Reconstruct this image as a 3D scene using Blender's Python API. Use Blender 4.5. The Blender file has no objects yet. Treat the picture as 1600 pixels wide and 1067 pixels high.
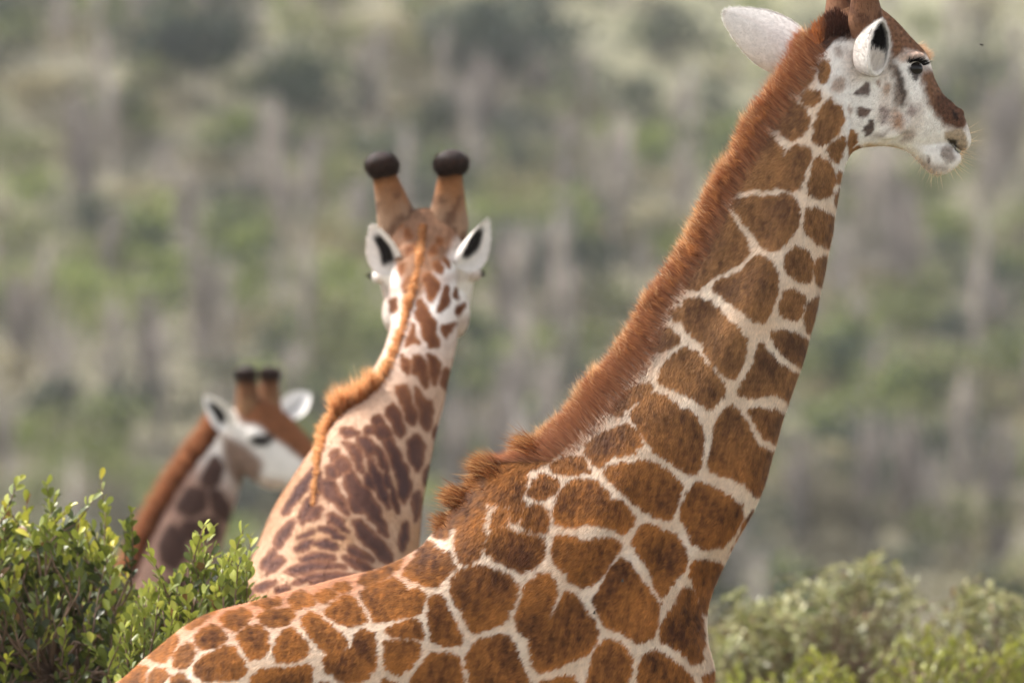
import bpy, math, random
import numpy as np
from mathutils import Vector, Matrix
from mathutils.bvhtree import BVHTree

random.seed(7)
rng = np.random.default_rng(11)
scene = bpy.context.scene
COL = scene.collection
R = math.radians

# ------------------------------------------------------------------ camera
CAMZ, DIST, PXM = 3.4, 30.0, 414.0      # eye height, distance of the sharp giraffe, photo pixels per metre there
cam_d = bpy.data.cameras.new('camera')
cam = bpy.data.objects.new('camera', cam_d)
COL.objects.link(cam)
cam.location = (0, 0, CAMZ)
cam.rotation_euler = (R(90), 0, 0)
cam_d.sensor_width = 36
cam_d.lens = 36 * DIST / (1600 / PXM)
cam_d.clip_end = 3000
cam_d.dof.use_dof = True
cam_d.dof.focus_distance = 29.8
cam_d.dof.aperture_fstop = 2.7
scene.camera = cam

# ------------------------------------------------------------------ light
SUN_DIR = Vector((-0.52, 0.20, 0.80)).normalized()      # towards the sun: behind the animals, high, to the left
world = bpy.data.worlds.new('World')
scene.world = world
world.use_nodes = True
nt = world.node_tree
nt.nodes.clear()
sky = nt.nodes.new('ShaderNodeTexSky')
sky.sky_type = 'NISHITA'
sky.sun_disc = False
sky.sun_elevation = math.asin(SUN_DIR.z)
sky.sun_rotation = math.atan2(SUN_DIR.x, SUN_DIR.y)
sky.dust_density = 3.0
hs = nt.nodes.new('ShaderNodeHueSaturation')
hs.inputs['Saturation'].default_value = 0.22            # thin overcast veil
bg = nt.nodes.new('ShaderNodeBackground')
bg.inputs['Strength'].default_value = 0.11
wo = nt.nodes.new('ShaderNodeOutputWorld')
nt.links.new(sky.outputs[0], hs.inputs['Color'])
nt.links.new(hs.outputs[0], bg.inputs['Color'])
nt.links.new(bg.outputs[0], wo.inputs['Surface'])
sun_d = bpy.data.lights.new('sun', 'SUN')
sun_d.energy = 2.2
sun_d.angle = R(9)
sun_d.color = (1.0, 0.93, 0.84)
sun = bpy.data.objects.new('sun', sun_d)
sun.rotation_euler = (-SUN_DIR).to_track_quat('-Z', 'Y').to_euler()
sun.location = (-20, 40, 60)
COL.objects.link(sun)
scene.view_settings.view_transform = 'Standard'
scene.view_settings.look = 'None'
scene.view_settings.gamma = 1
scene.view_settings.exposure = 1.68
scene.cycles.use_denoising = True
scene.cycles.max_bounces = 8
scene.cycles.transparent_max_bounces = 8

# ------------------------------------------------------------------ helpers
def lin(c):
    c = np.asarray(c, dtype=float) / 255.0
    return np.where(c <= 0.04045, c / 12.92, ((c + 0.055) / 1.055) ** 2.4)

def P(px, py, Y):
    """a point at distance Y that stands on the line through a photo pixel"""
    k = Y / DIST / PXM
    return np.array([(px - 800) * k, Y, CAMZ - (py - 533.5) * k])

def to_px(p):
    k = DIST * PXM / p[:, 1]
    return np.stack([800 + p[:, 0] * k, 533.5 - (p[:, 2] - CAMZ) * k], 1)

def sst(a, b, x):
    t = np.clip((x - a) / (b - a), 0, 1)
    return t * t * (3 - 2 * t)

def snoise(p, freq, seed, octs=3):
    """cheap smooth noise, about -1..1, for arrays of 2-d or 3-d points"""
    r = np.random.default_rng(seed)
    out = np.zeros(len(p)); amp = 1.0; tot = 0
    for o in range(octs):
        f = freq * 2 ** o
        for k in range(5):
            d = r.normal(size=p.shape[1]); d /= np.linalg.norm(d)
            out += amp * np.sin(p @ d * f * r.uniform(.7, 1.4) + r.uniform(0, 6.28)) / 2.2
        tot += amp; amp *= 0.55
    return out / tot

def norm(v):
    v = np.asarray(v, float)
    return v / (np.linalg.norm(v, axis=-1, keepdims=True) + 1e-12)

def cr3(a, b):
    return np.array([a[1] * b[2] - a[2] * b[1], a[2] * b[0] - a[0] * b[2], a[0] * b[1] - a[1] * b[0]])

def n3(v):
    return v / (math.sqrt(v[0] * v[0] + v[1] * v[1] + v[2] * v[2]) + 1e-12)

def tag(o, label=None, cat=None, group=None, kind=None):
    if label: o['label'] = label
    if cat: o['category'] = cat
    if group: o['group'] = group
    if kind: o['kind'] = kind
    return o

def empty(name, loc=(0, 0, 0)):
    e = bpy.data.objects.new(name, None)
    e.location = loc
    e.empty_display_size = 0.2
    COL.objects.link(e)
    return e

def mesh_from(name, verts, faces, smooth=True, cols=None):
    """faces: (n,3) or (n,4) array or list"""
    me = bpy.data.meshes.new(name)
    verts = np.asarray(verts, dtype=np.float32)
    if isinstance(faces, np.ndarray):
        n, k = faces.shape
        me.vertices.add(len(verts)); me.vertices.foreach_set('co', verts.ravel())
        me.loops.add(n * k); me.loops.foreach_set('vertex_index', faces.astype(np.int32).ravel())
        me.polygons.add(n)
        me.polygons.foreach_set('loop_start', np.arange(0, n * k, k, dtype=np.int32))
        me.update(calc_edges=True)
        me.validate(clean_customdata=False)
    else:
        me.from_pydata(verts.tolist(), [], [list(map(int, f)) for f in faces])
        me.update()
    if smooth:
        me.polygons.foreach_set('use_smooth', np.ones(len(me.polygons), dtype=bool))
    if cols is not None:
        set_cols(me, cols)
    return me

def set_cols(me, cols):
    a = me.attributes.get('col') or me.attributes.new('col', 'FLOAT_COLOR', 'POINT')
    c = np.ones((len(me.vertices), 4), dtype=np.float32)
    c[:, :3] = cols
    a.data.foreach_set('color', c.ravel())

def link(name, me, mat, parent=None, mw=None):
    o = bpy.data.objects.new(name, me)
    if mat and not me.materials: me.materials.append(mat)
    COL.objects.link(o)
    if parent is not None:
        o.parent = parent
        o.matrix_parent_inverse = Matrix.Translation(-Vector(parent.location))
    if mw is not None:
        o.matrix_basis = mw
    return o

def mat_new(name):
    m = bpy.data.materials.new(name)
    m.use_nodes = True
    n = m.node_tree
    n.nodes.clear()
    out = n.nodes.new('ShaderNodeOutputMaterial')
    return m, n, out

def principled(n, rough=.6, spec=.3, base=None):
    b = n.nodes.new('ShaderNodeBsdfPrincipled')
    b.inputs['Roughness'].default_value = rough
    b.inputs['Specular IOR Level'].default_value = spec
    if base is not None: b.inputs['Base Color'].default_value = (*base, 1)
    return b

def mat_attr(name, rough=.7, spec=.2, transl=0.0, nscale=60, namt=.25, bump=0.0, sheen=0.0):
    """colour comes from the vertex colour 'col', broken up by a fine noise"""
    m, n, out = mat_new(name)
    at = n.nodes.new('ShaderNodeAttribute'); at.attribute_name = 'col'
    tc = n.nodes.new('ShaderNodeTexCoord')
    no = n.nodes.new('ShaderNodeTexNoise')
    no.inputs['Scale'].default_value = nscale; no.inputs['Detail'].default_value = 4
    n.links.new(tc.outputs['Object'], no.inputs['Vector'])
    mr = n.nodes.new('ShaderNodeMapRange')
    mr.inputs['From Min'].default_value = .25; mr.inputs['From Max'].default_value = .75
    mr.inputs['To Min'].default_value = 1 - namt; mr.inputs['To Max'].default_value = 1 + namt
    n.links.new(no.outputs['Fac'], mr.inputs['Value'])
    mx = n.nodes.new('ShaderNodeMix'); mx.data_type = 'RGBA'; mx.blend_type = 'MULTIPLY'
    mx.inputs[0].default_value = 1
    n.links.new(at.outputs['Color'], mx.inputs[6]); n.links.new(mr.outputs['Result'], mx.inputs[7])
    b = principled(n, rough, spec)
    n.links.new(mx.outputs[2], b.inputs['Base Color'])
    if sheen:
        b.inputs['Sheen Weight'].default_value = sheen
        b.inputs['Sheen Roughness'].default_value = .5
    if bump:
        bp = n.nodes.new('ShaderNodeBump'); bp.inputs['Strength'].default_value = bump
        bp.inputs['Distance'].default_value = .01
        n.links.new(no.outputs['Fac'], bp.inputs['Height']); n.links.new(bp.outputs[0], b.inputs['Normal'])
    last = b.outputs[0]
    if transl:
        t = n.nodes.new('ShaderNodeBsdfTranslucent')
        n.links.new(mx.outputs[2], t.inputs['Color'])
        ms = n.nodes.new('ShaderNodeMixShader'); ms.inputs[0].default_value = transl
        n.links.new(b.outputs[0], ms.inputs[1]); n.links.new(t.outputs[0], ms.inputs[2])
        last = ms.outputs[0]
    n.links.new(last, out.inputs['Surface'])
    return m

def mat_flat(name, base, rough=.5, spec=.4, nscale=20, namt=.3, coat=0):
    m, n, out = mat_new(name)
    b = principled(n, rough, spec)
    no = n.nodes.new('ShaderNodeTexNoise'); no.inputs['Scale'].default_value = nscale
    no.inputs['Detail'].default_value = 5
    tc = n.nodes.new('ShaderNodeTexCoord'); n.links.new(tc.outputs['Object'], no.inputs['Vector'])
    cr = n.nodes.new('ShaderNodeValToRGB')
    cr.color_ramp.elements[0].position = .3; cr.color_ramp.elements[1].position = .7
    cr.color_ramp.elements[0].color = (*[c * (1 - namt) for c in base], 1)
    cr.color_ramp.elements[1].color = (*[min(1, c * (1 + namt)) for c in base], 1)
    n.links.new(no.outputs['Fac'], cr.inputs[0]); n.links.new(cr.outputs[0], b.inputs['Base Color'])
    b.inputs['Coat Weight'].default_value = coat
    n.links.new(b.outputs[0], out.inputs['Surface'])
    return m

M_HIDE = mat_attr('giraffe_hide', .75, .15, 0, 70, .12, .15)
M_FUR = mat_attr('giraffe_coat_hair', .6, .22, .22, 40, .10)
M_MANE = mat_attr('giraffe_mane_hair', .5, .25, .64, 30, .12)
M_EYE = mat_flat('eye_dark_brown', (.008, .005, .004), .1, .25, 10, .2, .05)
M_LASH = mat_flat('eyelash_black', (.012, .010, .010), .5, .3)
M_KNOB = mat_flat('ossicone_tip_black', tuple(lin((46, 36, 34))), .7, .2, 40, .6)
M_HOOF = mat_flat('hoof_dark', (.03, .025, .02), .5, .4)
M_LEAF = mat_attr('shrub_leaf', .38, .45, .25, 9, .22)
M_FARLEAF = mat_attr('far_foliage', .7, .15, .2, .6, .3)
M_TWIG = mat_flat('twig_bark', tuple(lin((112, 92, 78))), .8, .2, 30, .35)
M_BARK = mat_flat('grey_bark', tuple(lin((140, 130, 126))), .85, .15, 3, .3)

# ---------------------------------------------------------------- generalised sweep
def catmull(A, steps):
    A = np.asarray(A, float)
    n = len(A); out = []
    E = np.vstack([2 * A[0] - A[1], A, 2 * A[-1] - A[-2]])
    for i in range(n - 1):
        p0, p1, p2, p3 = E[i:i + 4]
        for k in range(steps):
            t = k / steps
            out.append(.5 * ((2 * p1) + (-p0 + p2) * t + (2 * p0 - 5 * p1 + 4 * p2 - p3) * t * t + (-p0 + 3 * p1 - 3 * p2 + p3) * t ** 3))
    out.append(A[-1])
    return np.array(out)

def sweep(secs, steps=8, seg=44, latpow=.86):
    """secs: rows of [D(3) V(3) L(3) width k]; closed skin through the rings"""
    S = catmull(secs, steps)
    th = np.linspace(0, 2 * np.pi, seg, endpoint=False)
    c, s = np.cos(th), np.sin(th)
    V, F = [], []
    for r in S:
        D, B, L, w, k = r[:3], r[3:6], norm(r[6:9]), max(r[9], .004), r[10]
        C, H = (D + B) / 2, (D - B) / 2
        lat = np.sign(s) * np.abs(s) ** latpow * w * (1 + k * c)
        V.append(C + H * c[:, None] + L * lat[:, None])
    n = len(V)
    for i in range(n - 1):
        for j in range(seg):
            a, b = i * seg + j, i * seg + (j + 1) % seg
            F.append((a, b, b + seg, a + seg))
    F.append(tuple(range(seg - 1, -1, -1)))
    F.append(tuple(range((n - 1) * seg, n * seg)))
    return np.concatenate(V), F

def tube(pts, rad, seg=16, steps=5, flat=None):
    """round tapered limb through points"""
    A = catmull(np.column_stack([np.asarray(pts, float), rad]), steps)
    V, F = [], []
    n = len(A)
    ref = np.array([0, 1, 0.001])
    for i in range(n):
        t = n3(A[min(i + 1, n - 1), :3] - A[max(i - 1, 0), :3])
        if abs(t @ ref) > .95: ref = np.array([1, 0, 0.001])
        u = n3(cr3(t, ref)); v = cr3(t, u)
        th = np.linspace(0, 2 * np.pi, seg, endpoint=False)
        V.append(A[i, :3] + max(A[i, 3], 1e-4) * (np.cos(th)[:, None] * u + np.sin(th)[:, None] * v))
        ref = cr3(u, t)
    for i in range(n - 1):
        for j in range(seg):
            a, b = i * seg + j, i * seg + (j + 1) % seg
            F.append((a, b, b + seg, a + seg))
    F.append(tuple(range(seg - 1, -1, -1)))
    F.append(tuple(range((n - 1) * seg, n * seg)))
    return np.concatenate(V), F

def ellipsoid(c, rx, ry, rz, axis=None, seg=24, rings=14):
    V = [np.array([0, 0, 1.])]; F = []
    for i in range(1, rings):
        a = math.pi * i / rings
        for j in range(seg):
            b = 2 * math.pi * j / seg
            V.append(np.array([math.sin(a) * math.cos(b), math.sin(a) * math.sin(b), math.cos(a)]))
    V.append(np.array([0, 0, -1.]))
    for j in range(seg):
        F.append((0, 1 + j, 1 + (j + 1) % seg))
        F.append((len(V) - 1, len(V) - 1 - seg + (j + 1) % seg, len(V) - 1 - seg + j))
    for i in range(rings - 2):
        for j in range(seg):
            a, b = 1 + i * seg + j, 1 + i * seg + (j + 1) % seg
            F.append((a, a + seg, b + seg, b))
    V = np.array(V) * np.array([rx, ry, rz])
    if axis is not None:
        V = V @ np.array(axis, float)          # rows of axis = images of x,y,z
    return V + np.asarray(c, float), F

def merge(parts):
    V, F, o = [], [], 0
    for v, f in parts:
        V.append(np.asarray(v)); F += [tuple(i + o for i in q) for q in f]; o += len(v)
    return np.concatenate(V), F

def fuse(name, parts, voxel, smooth_it=6, factor=.5):
    """join closed skins into one continuous surface"""
    V, F = merge(parts)
    me = mesh_from(name + '_raw', V, F)
    o = bpy.data.objects.new(name + '_raw', me)
    COL.objects.link(o)
    m = o.modifiers.new('r', 'REMESH'); m.mode = 'VOXEL'; m.voxel_size = voxel; m.adaptivity = 0; m.use_smooth_shade = True
    s = o.modifiers.new('s', 'SMOOTH'); s.iterations = smooth_it; s.factor = factor
    dg = bpy.context.evaluated_depsgraph_get()
    out = bpy.data.meshes.new_from_object(o.evaluated_get(dg))
    bpy.data.objects.remove(o); bpy.data.meshes.remove(me)
    out.name = name
    return out

def arrays(me):
    n = len(me.vertices)
    co = np.empty(n * 3, np.float32); me.vertices.foreach_get('co', co)
    no = np.empty(n * 3, np.float32); me.vertices.foreach_get('normal', no)
    return co.reshape(-1, 3).astype(float), no.reshape(-1, 3).astype(float)

def sample_surface(me, n, keep=None):
    """n random points with normals, spread evenly by area over the faces that keep() allows"""
    me.calc_loop_triangles()
    t = np.empty(len(me.loop_triangles) * 3, np.int32); me.loop_triangles.foreach_get('vertices', t)
    t = t.reshape(-1, 3)
    co, no = arrays(me)
    cen = co[t].mean(1); nn = no[t].mean(1)
    if keep is not None:
        t = t[keep(cen, nn)]
    a, b, c = co[t[:, 0]], co[t[:, 1]], co[t[:, 2]]
    ar = np.linalg.norm(np.cross(b - a, c - a), axis=1)
    i = rng.choice(len(t), n, p=ar / ar.sum())
    u, v = rng.random(n), rng.random(n)
    f = u + v > 1; u[f] = 1 - u[f]; v[f] = 1 - v[f]
    p = a[i] + (b - a)[i] * u[:, None] + (c - a)[i] * v[:, None]
    tt = t[i]
    w = np.stack([1 - u - v, u, v], 1)
    q = norm((no[tt] * w[:, :, None]).sum(1))
    return p, q

def hair_mesh(name, root, d, length, width, side, c0, c1, segs=1, bend=None):
    """tapered ribbons, one per hair. d = unit direction, side = ribbon width direction, bend = sideways drift at the tip"""
    n = len(root)
    length = np.broadcast_to(length, (n,)); width = np.broadcast_to(width, (n,))
    if bend is None: bend = np.zeros((n, 3))
    V, C = [], []
    for k in range(segs + 1):
        t = k / segs
        p = root + d * (length * t)[:, None] + bend * (length * t * t)[:, None]
        tc = t if segs < 3 else max(0.0, (t - .3) / .7)
        col = c0 * (1 - tc) + c1 * tc
        if k < segs:
            w = (width * (1 - t * .75))[:, None] * side * .5
            V += [p - w, p + w]; C += [col, col]
        else:
            V.append(p); C.append(col)
    V = np.stack(V, 1); C = np.stack(C, 1)
    m = V.shape[1]
    tris = []
    for k in range(segs - 1):
        a = 2 * k
        tris += [(a, a + 1, a + 3), (a, a + 3, a + 2)]
    a = 2 * (segs - 1)
    tris.append((a, a + 1, a + 2))
    F = (np.arange(n)[:, None, None] * m + np.array(tris)[None]).reshape(-1, 3)
    return mesh_from(name, V.reshape(-1, 3), F, smooth=False, cols=C.reshape(-1, 3))

def fur(name, me, n, flow, colf, length, width, lift=.32, keep=None, parent=None, mat=None, jitter=.22, off=0.0):
    p, q = sample_surface(me, n, keep)
    f = flow(p, q)
    f = f - q * (f * q).sum(1, keepdims=True)
    f = norm(norm(f) + rng.normal(size=f.shape) * jitter)
    f = norm(f - q * (f * q).sum(1, keepdims=True))
    L = length(p) if callable(length) else length
    L = L * rng.uniform(.65, 1.3, len(p))
    d = norm(f + q * (lift * rng.uniform(.4, 1.6, len(p)))[:, None])
    side = norm(np.cross(f, q))
    c = colf(p, q)
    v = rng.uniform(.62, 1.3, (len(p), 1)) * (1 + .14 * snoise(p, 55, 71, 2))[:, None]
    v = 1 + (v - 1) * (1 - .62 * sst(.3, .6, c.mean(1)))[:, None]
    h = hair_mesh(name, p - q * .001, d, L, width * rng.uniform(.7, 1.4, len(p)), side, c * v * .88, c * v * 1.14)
    o = link(name, h, mat or M_FUR, parent)
    tag(o, kind='stuff')
    return o

# ---------------------------------------------------------------- coat pattern
def chaikin(p, it=2):
    p = np.asarray(p, float)
    for _ in range(it):
        q = np.roll(p, -1, 0)
        p = np.stack([.88 * p + .12 * q, .12 * p + .88 * q], 1).reshape(-1, 2)
    return p

def poly_sd(pts, poly):
    """signed distance, positive inside"""
    a = poly; b = np.roll(poly, -1, 0); ab = b - a
    d2 = np.full(len(pts), 1e12); ins = np.zeros(len(pts), bool)
    for i in range(len(a)):
        ap = pts - a[i]
        t = np.clip((ap @ ab[i]) / (ab[i] @ ab[i] + 1e-9), 0, 1)
        e = ap - t[:, None] * ab[i]
        d2 = np.minimum(d2, (e * e).sum(1))
        cond = (a[i, 1] > pts[:, 1]) != (b[i, 1] > pts[:, 1])
        xi = a[i, 0] + (pts[:, 1] - a[i, 1]) * ab[i, 0] / (ab[i, 1] if abs(ab[i, 1]) > 1e-9 else 1e-9)
        ins ^= cond & (pts[:, 0] < xi)
    d = np.sqrt(d2)
    return np.where(ins, d, -d)

def poly_box(uv, poly, pad):
    out = np.full(len(uv), -float(pad))
    lo, hi = poly.min(0) - pad, poly.max(0) + pad
    m = np.where((uv[:, 0] > lo[0]) & (uv[:, 0] < hi[0]) & (uv[:, 1] > lo[1]) & (uv[:, 1] < hi[1]))[0]
    if len(m): out[m] = np.maximum(poly_sd(uv[m], poly), -pad)
    return out

def field(uv, polys, pad=14):
    """best signed distance over the polygons (photo pixels), and which polygon"""
    sd = np.full(len(uv), -pad * 1.0); idx = np.full(len(uv), -1)
    for k, pl in enumerate(polys):
        lo, hi = pl.min(0) - pad, pl.max(0) + pad
        m = np.where((uv[:, 0] > lo[0]) & (uv[:, 0] < hi[0]) & (uv[:, 1] > lo[1]) & (uv[:, 1] < hi[1]))[0]
        if not len(m): continue
        s = poly_sd(uv[m], pl)
        up = s > sd[m]
        sd[m[up]] = s[up]; idx[m[up]] = k
    return sd, idx

def tr(scale, ox, oy, lists):
    return [chaikin(np.array(l, float) / scale + (ox, oy)) for l in lists]

def cells(uv, seeds, gap):
    """signed distance to irregular cells round seed points"""
    f1 = np.full(len(uv), 1e9); f2 = np.full(len(uv), 1e9)
    for s in seeds:
        d = np.hypot(uv[:, 0] - s[0], uv[:, 1] - s[1])
        m = d < f1
        f2 = np.where(m, f1, np.minimum(f2, d)); f1 = np.minimum(f1, d)
    return (f2 - f1) / 2 - gap

# ================================================================ THE SETTING
def terrain(x, y):
    x = np.asarray(x, float); y = np.asarray(y, float)
    z = np.interp(y, [-200, 33, 38, 45, 70, 150, 230, 290, 420, 560, 640, 1000],
                  [0, 0, -.25, -.9, -3.5, -10, -13.5, -11.5, 6, 34, 44, 46])
    far = sst(60, 250, y)
    z = z + far * (1.6 * np.sin(x * .045 + y * .021) + 1.1 * np.sin(x * .11 - y * .06 + 1.3) + .5 * np.sin(x * .27 + y * .15))
    z = z + (1 - far) * .05 * np.sin(x * .9 + 1.1 * y) * sst(34, 40, y)
    return z

def mat_ground(name, c0, c1, c2, scale):
    m, n, out = mat_new(name)
    tc = n.nodes.new('ShaderNodeTexCoord')
    no = n.nodes.new('ShaderNodeTexNoise'); no.inputs['Scale'].default_value = scale; no.inputs['Detail'].default_value = 8
    no.inputs['Roughness'].default_value = .65
    n.links.new(tc.outputs['Object'], no.inputs['Vector'])
    cr = n.nodes.new('ShaderNodeValToRGB')
    e = cr.color_ramp.elements
    e[0].position = .32; e[0].color = (*lin(c0), 1)
    e[1].position = .68; e[1].color = (*lin(c2), 1)
    k = e.new(.5); k.color = (*lin(c1), 1)
    n.links.new(no.outputs['Fac'], cr.inputs[0])
    b = principled(n, .9, .1)
    at = n.nodes.new('ShaderNodeAttribute'); at.attribute_name = 'col'
    mg = n.nodes.new('ShaderNodeMix'); mg.data_type = 'RGBA'; mg.blend_type = 'MIX'; mg.inputs[0].default_value = .6
    n.links.new(cr.outputs[0], mg.inputs[6]); n.links.new(at.outputs['Color'], mg.inputs[7])
    n.links.new(mg.outputs[2], b.inputs['Base Color'])
    bp = n.nodes.new('ShaderNodeBump'); bp.inputs['Strength'].default_value = .4; bp.inputs['Distance'].default_value = .3
    n.links.new(no.outputs['Fac'], bp.inputs['Height']); n.links.new(bp.outputs[0], b.inputs['Normal'])
    n.links.new(b.outputs[0], out.inputs['Surface'])
    return m

M_GROUND = mat_ground('veld_ground', (84, 80, 70), (108, 104, 84), (146, 138, 108), .10)

def mix2(a, b, t): return a * (1 - t[:, None]) + b * t[:, None]

def build_ground():
    ys = np.concatenate([np.linspace(-120, 30, 12), np.linspace(33, 70, 26), np.linspace(76, 240, 42), np.linspace(244, 600, 120), np.linspace(615, 1000, 24)])
    xs = np.concatenate([np.linspace(-420, -75, 18), np.linspace(-70, 70, 90), np.linspace(75, 420, 18)])
    X, Y = np.meshgrid(xs, ys)
    Z = terrain(X, Y)
    V = np.stack([X, Y, Z], -1).reshape(-1, 3)
    nx, ny = len(xs), len(ys)
    i = np.arange((ny - 1) * (nx - 1)); r, c = i // (nx - 1), i % (nx - 1)
    a = r * nx + c
    F = np.stack([a, a + 1, a + nx + 1, a + nx], 1)
    mead = sst(455, 520, Y) * sst(-6, 14, X) 
    C = mix2(lin((96, 92, 78)), lin((138, 138, 112)), mead.ravel())
    o = link('ground', mesh_from('ground', V, F, cols=C), M_GROUND)
    tag(o, kind='structure')
build_ground()

def on_hill(px, py):
    """where the line through a photo pixel meets the far slope"""
    for y in np.arange(235, 900, 1.0):
        p = P(px, py, y)
        if p[2] < terrain(p[0], p[1]): return np.array([p[0], p[1], float(terrain(p[0], p[1]))])
    return None

# ---- far plants: prototypes as arrays (verts, quads, colours)
def far_bush(w, h, n, c_lo, c_hi, seed, size=.42, lobes=7):
    r = np.random.default_rng(seed)
    ls = np.stack([r.uniform(-.3, .3, lobes) * w, r.uniform(-.3, .3, lobes) * w, r.uniform(.35, .8, lobes) * h], 1)
    lr = r.uniform(.2, .34, lobes)
    k = r.integers(0, lobes, n)
    d = norm(r.normal(size=(n, 3)))
    rad = r.uniform(.55, 1.0, n) ** .6
    p = ls[k] + d * np.array([w, w, h * .9]) * (lr[k] * rad)[:, None]
    p[:, 2] = np.maximum(p[:, 2], .05)
    q = norm(d + r.normal(size=(n, 3)) * .5 + (0, 0, .3))
    u = norm(np.cross(q, r.normal(size=(n, 3)))); v = np.cross(q, u)
    s = size * r.uniform(.6, 1.3, n)[:, None]
    V = np.stack([p - u * s * .5, p + v * s * .32, p + u * s * .5, p - v * s * .32], 1).reshape(-1, 3)
    t = np.clip(r.uniform(0, 1, n), 0, 1)[:, None]
    C = np.repeat(lin(c_lo) * (1 - t) + lin(c_hi) * t, 4, 0)
    F = np.arange(4 * n).reshape(-1, 4)
    # a few stems
    sv, sf = [], []
    for j in range(4):
        a = np.array([r.uniform(-.08, .08) * w, r.uniform(-.08, .08) * w, -.3]); b = ls[j % lobes]
        e = np.array([.05, 0, 0]); g = np.array([0, .05, 0])
        base = len(V) + len(sv) * 4
        sv.append(np.array([a - e, a + e, b + e * .4, b - e * .4])); sf.append([base, base + 1, base + 2, base + 3])
        base += 4
        sv.append(np.array([a - g, a + g, b + g * .4, b - g * .4])); sf.append([base, base + 1, base + 2, base + 3])
    V = np.concatenate([V] + sv); F = np.concatenate([F, np.array(sf)])
    C = np.concatenate([C, np.tile(lin((110, 100, 92)), (len(sv) * 4, 1))])
    return V, F, C

def far_bare(w, h, n, c_lo, c_hi, seed):
    """leafless tree: trunk, limbs and many upright grey twigs"""
    r = np.random.default_rng(seed)
    V, F, C = [], [], []
    def ribbon(a, b, wa, wb, col):
        for e in (np.array([1., 0, 0]), np.array([0, 1., 0])):
            o = 4 * len(F)
            V.append(np.array([a - e * wa, a + e * wa, b + e * wb, b - e * wb])); F.append([o, o + 1, o + 2, o + 3])
            C.append(np.tile(col, (4, 1)))
    cl, ch = lin(c_lo), lin(c_hi)
    ribbon(np.array([0, 0, -.4]), np.array([.1, 0, h * .5]), .16, .1, ch)
    ribbon(np.array([.1, 0, h * .5]), np.array([0.2 * w, 0, h]), .1, .03, ch)
    for _ in range(n):
        z0 = r.uniform(.05, .75) * h
        a = np.array([r.uniform(-.3, .3) * w, r.uniform(-.3, .3) * w, z0])
        d = np.array([r.normal() * .28, r.normal() * .28, 1.0]) * r.uniform(.8, 2.0)
        b = a + d
        t = r.random()
        ribbon(a, b, r.uniform(.03, .07), .015, cl * (1 - t) + ch * t)
    return np.concatenate(V), np.array(F), np.concatenate(C)

KINDS = {}
def kind(name, label, cat, group, protos): KINDS[name] = dict(label=label, cat=cat, group=group, protos=protos, me=[])
kind('dark_bush', 'dark green rounded bush on the blurred far hillside', 'bush', 'dark green bushes on the far hillside',
     [far_bush(5.2, 4.6, 420, (30, 40, 32), (66, 78, 56), 1), far_bush(6.2, 4.2, 460, (32, 40, 36), (62, 72, 58), 2)])
kind('green_bush', 'bright olive green bush on the blurred far hillside', 'bush', 'olive green bushes on the far hillside',
     [far_bush(4.6, 3.4, 380, (80, 92, 46), (138, 148, 80), 3), far_bush(5.4, 3.2, 400, (84, 90, 54), (132, 136, 86), 4)])
kind('dry_bush', 'pale straw coloured dry bush on the blurred far hillside', 'bush', 'straw coloured bushes on the far hillside',
     [far_bush(4.8, 2.8, 330, (100, 94, 72), (152, 142, 106), 5), far_bush(4.2, 3.0, 320, (88, 84, 70), (130, 122, 100), 6)])
kind('bare_tree', 'leafless grey tree standing on the blurred far hillside', 'tree', 'leafless grey trees on the far hillside',
     [far_bare(.5, 6.6, 90, (150, 142, 134), (206, 196, 188), 7), far_bare(1.3, 5.4, 120, (130, 122, 116), (182, 172, 166), 8)])
for kd in KINDS.values():
    for k, (v, f, c) in enumerate(kd['protos']):
        me = mesh_from('far_plant', v, f, smooth=False, cols=c)
        me.materials.append(M_FARLEAF)
        kd['me'].append(me)

def far_thing(kn, px, py, s=1.0):
    p = on_hill(px, py)
    if p is None: return
    kd = KINDS[kn]
    o = bpy.data.objects.new(kn, random.choice(kd['me']))
    o.location = p; o.rotation_euler = (0, 0, random.uniform(0, 6.28))
    o.scale = (s * random.uniform(.9, 1.1), s * random.uniform(.9, 1.1), s)
    COL.objects.link(o)
    tag(o, kd['label'], kd['cat'], kd['group'])

# the ones that stand out from the mass; the pixel is that of their foot
for px, py, s in [(880, 510, 1.5), (905, 470, 1.0), (850, 480, 1.1), (800, 175, 1.9), (740, 160, 1.5), (850, 140, 1.3), (770, 120, 1.3), (500, 240, 1.7), (460, 225, 1.2),
                  (300, 165, 1.6), (255, 150, 1.4), (345, 130, 1.2), (320, 60, 1.2), (30, 90, .9), (165, 230, .9), (130, 400, .9), (365, 370, .8),
                  (1300, 640, 1.0), (1340, 780, 1.0), (1380, 820, .9), (1140, 960, 1.0), (1110, 1000, 1.1), (760, 600, .9), (390, 880, 1.1),
                  (440, 860, 1.0), (250, 520, .8), (700, 700, .9), (1560, 790, .8), (90, 700, .9), (60, 560, .8)]:
    far_thing('dark_bush', px, py, s)
for px, py, s in [(545, 345, 1.1), (520, 410, 1.0), (780, 395, .9), (860, 400, 1.1), (920, 410, .9), (1440, 340, 1.1), (1480, 400, .9), (1560, 470, 1.0),
                  (1400, 560, 1.1), (1350, 600, 1.0), (1420, 690, 1.1), (1300, 720, .9), (210, 420, 1.0), (160, 470, 1.1), (110, 500, 1.0), (240, 470, .9),
                  (390, 440, .9), (40, 290, 1.0), (20, 420, 1.0), (730, 690, 1.0), (770, 640, 1.0), (700, 760, .9), (880, 590, .8), (480, 480, .9),
                  (200, 210, .9), (660, 60, .9), (1580, 640, 1.0), (1250, 800, .8), (310, 470, .8), (350, 250, .9)]:
    far_thing('green_bush', px, py, s)
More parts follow.
